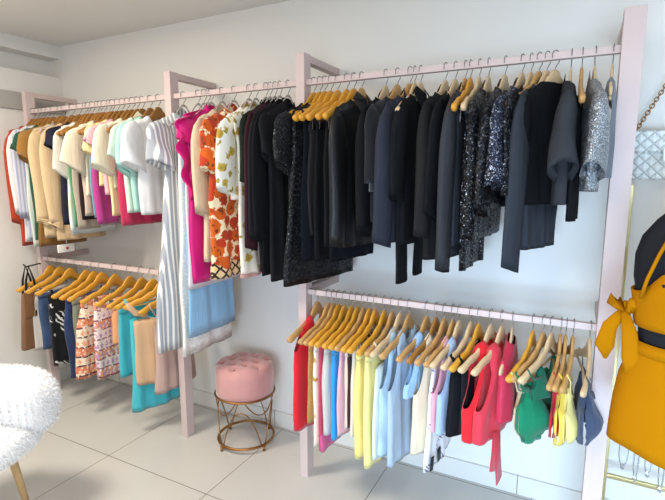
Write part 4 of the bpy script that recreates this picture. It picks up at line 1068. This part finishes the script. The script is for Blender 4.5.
bmesh.ops.recalc_face_normals(bm, faces=bm.faces)
bmesh.ops.solidify(bm, geom=list(bm.faces), thickness=0.004)
link_mesh('skirt_panel', bm, YC, outfit)
bm = bmesh.new(); torso_rings([(1.118, 0.152, 0.110, 0), (1.150, 0.144, 0.105, 0)], bm, 64)
bmesh.ops.recalc_face_normals(bm, faces=bm.faces); bmesh.ops.solidify(bm, geom=list(bm.faces), thickness=0.004)
link_mesh('waistband', bm, YC, outfit)
top = thing('crop_top', 'mustard yellow tied crop top with halter cord worn by the black mannequin', 'top', (MX, MY, MZ), MR)
bm = bmesh.new(); rg = torso_rings([(1.19, 0.140, 0.100, 0), (1.21, 0.142, 0.100, 0), (1.24, 0.146, 0.103, 0), (1.265, 0.150, 0.106, 0), (1.275, 0.152, 0.107, 0), (1.285, 0.154, 0.108, 0)], bm, 64, grow=0.004)
for k in range(64):   # the neckline dips at the middle of the front
    th = 2 * math.pi * k / 64
    for j in (4, 5):
        if math.sin(th) < 0: rg[j][k].co.z += 0.045 * (j - 3.5) * math.exp(-((rg[j][k].co.x + 0.07) / 0.04) ** 2) + 0.045 * (j - 3.5) * math.exp(-((rg[j][k].co.x - 0.07) / 0.04) ** 2)
bmesh.ops.recalc_face_normals(bm, faces=bm.faces); bmesh.ops.solidify(bm, geom=list(bm.faces), thickness=0.004)
link_mesh('bodice', bm, YC, top)
for s in (-1, 1):
    pts = [(s * 0.128, -0.092, 1.275), (s * 0.116, -0.110, 1.33), (s * 0.098, -0.098, 1.39), (s * 0.078, -0.070, 1.445), (s * 0.064, -0.034, 1.49), (s * 0.062, 0.03, 1.525)]
    link_mesh('halter_cord', tube(pts, 0.0045, seg=8), YC, top)
# bow tied at the side
kx, ky, kz = -0.168, -0.02, 1.225
bm = bmesh.new(); bmesh.ops.create_uvsphere(bm, u_segments=16, v_segments=12, radius=0.019)
for v in bm.verts: v.co = Vector((kx + v.co.x, ky + v.co.y, kz + v.co.z * 1.15))
link_mesh('knot', bm, YC, top)
def loop(dx, dz, tw):
    pts = [(kx, ky - 0.010, kz), (kx + dx * 0.5, ky - 0.03, kz + dz * 0.8), (kx + dx, ky - 0.030, kz + dz * 0.9), (kx + dx * 1.05, ky - 0.020, kz + dz * 0.3), (kx + dx * 0.6, ky - 0.015, kz + dz * 0.05), (kx, ky - 0.012, kz - 0.004)]
    return tube(pts, [(0.004, 0.012), (0.004, 0.022), (0.004, 0.026), (0.004, 0.026), (0.004, 0.020), (0.004, 0.010)], seg=10, up=(1, 0, 0.2))
link_mesh('bow_loop', loop(-0.026, 0.026, 0), YC, top)
link_mesh('bow_loop', loop(0.030, 0.022, 0), YC, top)
link_mesh('tail', tube([(kx, ky - 0.015, kz), (kx - 0.030, ky - 0.025, kz - 0.05), (kx - 0.040, ky - 0.025, kz - 0.11), (kx - 0.035, ky - 0.02, kz - 0.15)], [(0.003, 0.010), (0.003, 0.020), (0.003, 0.026), (0.003, 0.004)], seg=10, up=(0, 1, 0)), YC, top)
link_mesh('tail', tube([(kx, ky - 0.018, kz), (kx + 0.02, ky - 0.04, kz - 0.06), (kx + 0.03, ky - 0.05, kz - 0.13), (kx + 0.022, ky - 0.05, kz - 0.17)], [(0.003, 0.010), (0.003, 0.020), (0.003, 0.024), (0.003, 0.005)], seg=10, up=(0, 1, 0)), YC, top)

# ---------------------------------------------------------------- gold jewellery stand behind the mannequin
js = thing('jewellery_stand', 'pale gold upright display stand behind the yellow skirt', 'display stand', (0.34, 2.12, 0))
for s in (-1, 1):
    link_mesh('upright', box(s * 0.16 - 0.011, -0.011, 0.0, s * 0.16 + 0.011, 0.011, 1.475, bevel=0.002), PALEGOLD, js, False)
for zz in (0.28, 0.47):
    link_mesh('crossbar', box(-0.149, -0.008, zz - 0.008, 0.149, 0.008, zz + 0.008, bevel=0.002), PALEGOLD, js, False)
link_mesh('foot_bar', box(-0.19, -0.10, 0.0, -0.13, 0.10, 0.012, bevel=0.003), PALEGOLD, js, False)
link_mesh('foot_bar', box(0.13, -0.10, 0.0, 0.19, 0.10, 0.012, bevel=0.003), PALEGOLD, js, False)
SILV = plain((206, 214, 220), 0.2, 1.0)
kinds = ('wide silver necklace hanging leftmost on the gold stand', 'thin silver pendant necklace second from left on the gold stand', 'short silver bead necklace third from left on the gold stand', 'long silver drop necklace fourth from left on the gold stand')
for i, xx in enumerate((-0.10, -0.055, -0.015, 0.03)):
    L = (0.11, 0.15, 0.12, 0.17)[i]; ww = (0.016, 0.008, 0.012, 0.009)[i]
    nk = thing('necklace', kinds[i], 'necklace', (0.34 + xx, 2.10, 0.47), 0, 'silver necklaces on the gold stand')
    pts = [(ww * math.sin(R(a)), -0.004 if abs(a - 180) > 60 else -0.006, -L / 2 + (L / 2 + 0.01) * math.cos(R(a))) for a in range(0, 360, 20)]
    link_mesh('chain', tube(pts, 0.0028, closed=True, seg=6), SILV, nk)
    bm = bmesh.new(); bmesh.ops.create_icosphere(bm, subdivisions=1, radius=0.009)
    for v in bm.verts: v.co = Vector((v.co.x, v.co.y - 0.006, v.co.z * 1.6 - L - 0.012))
    link_mesh('pendant', bm, SILV, nk, False)
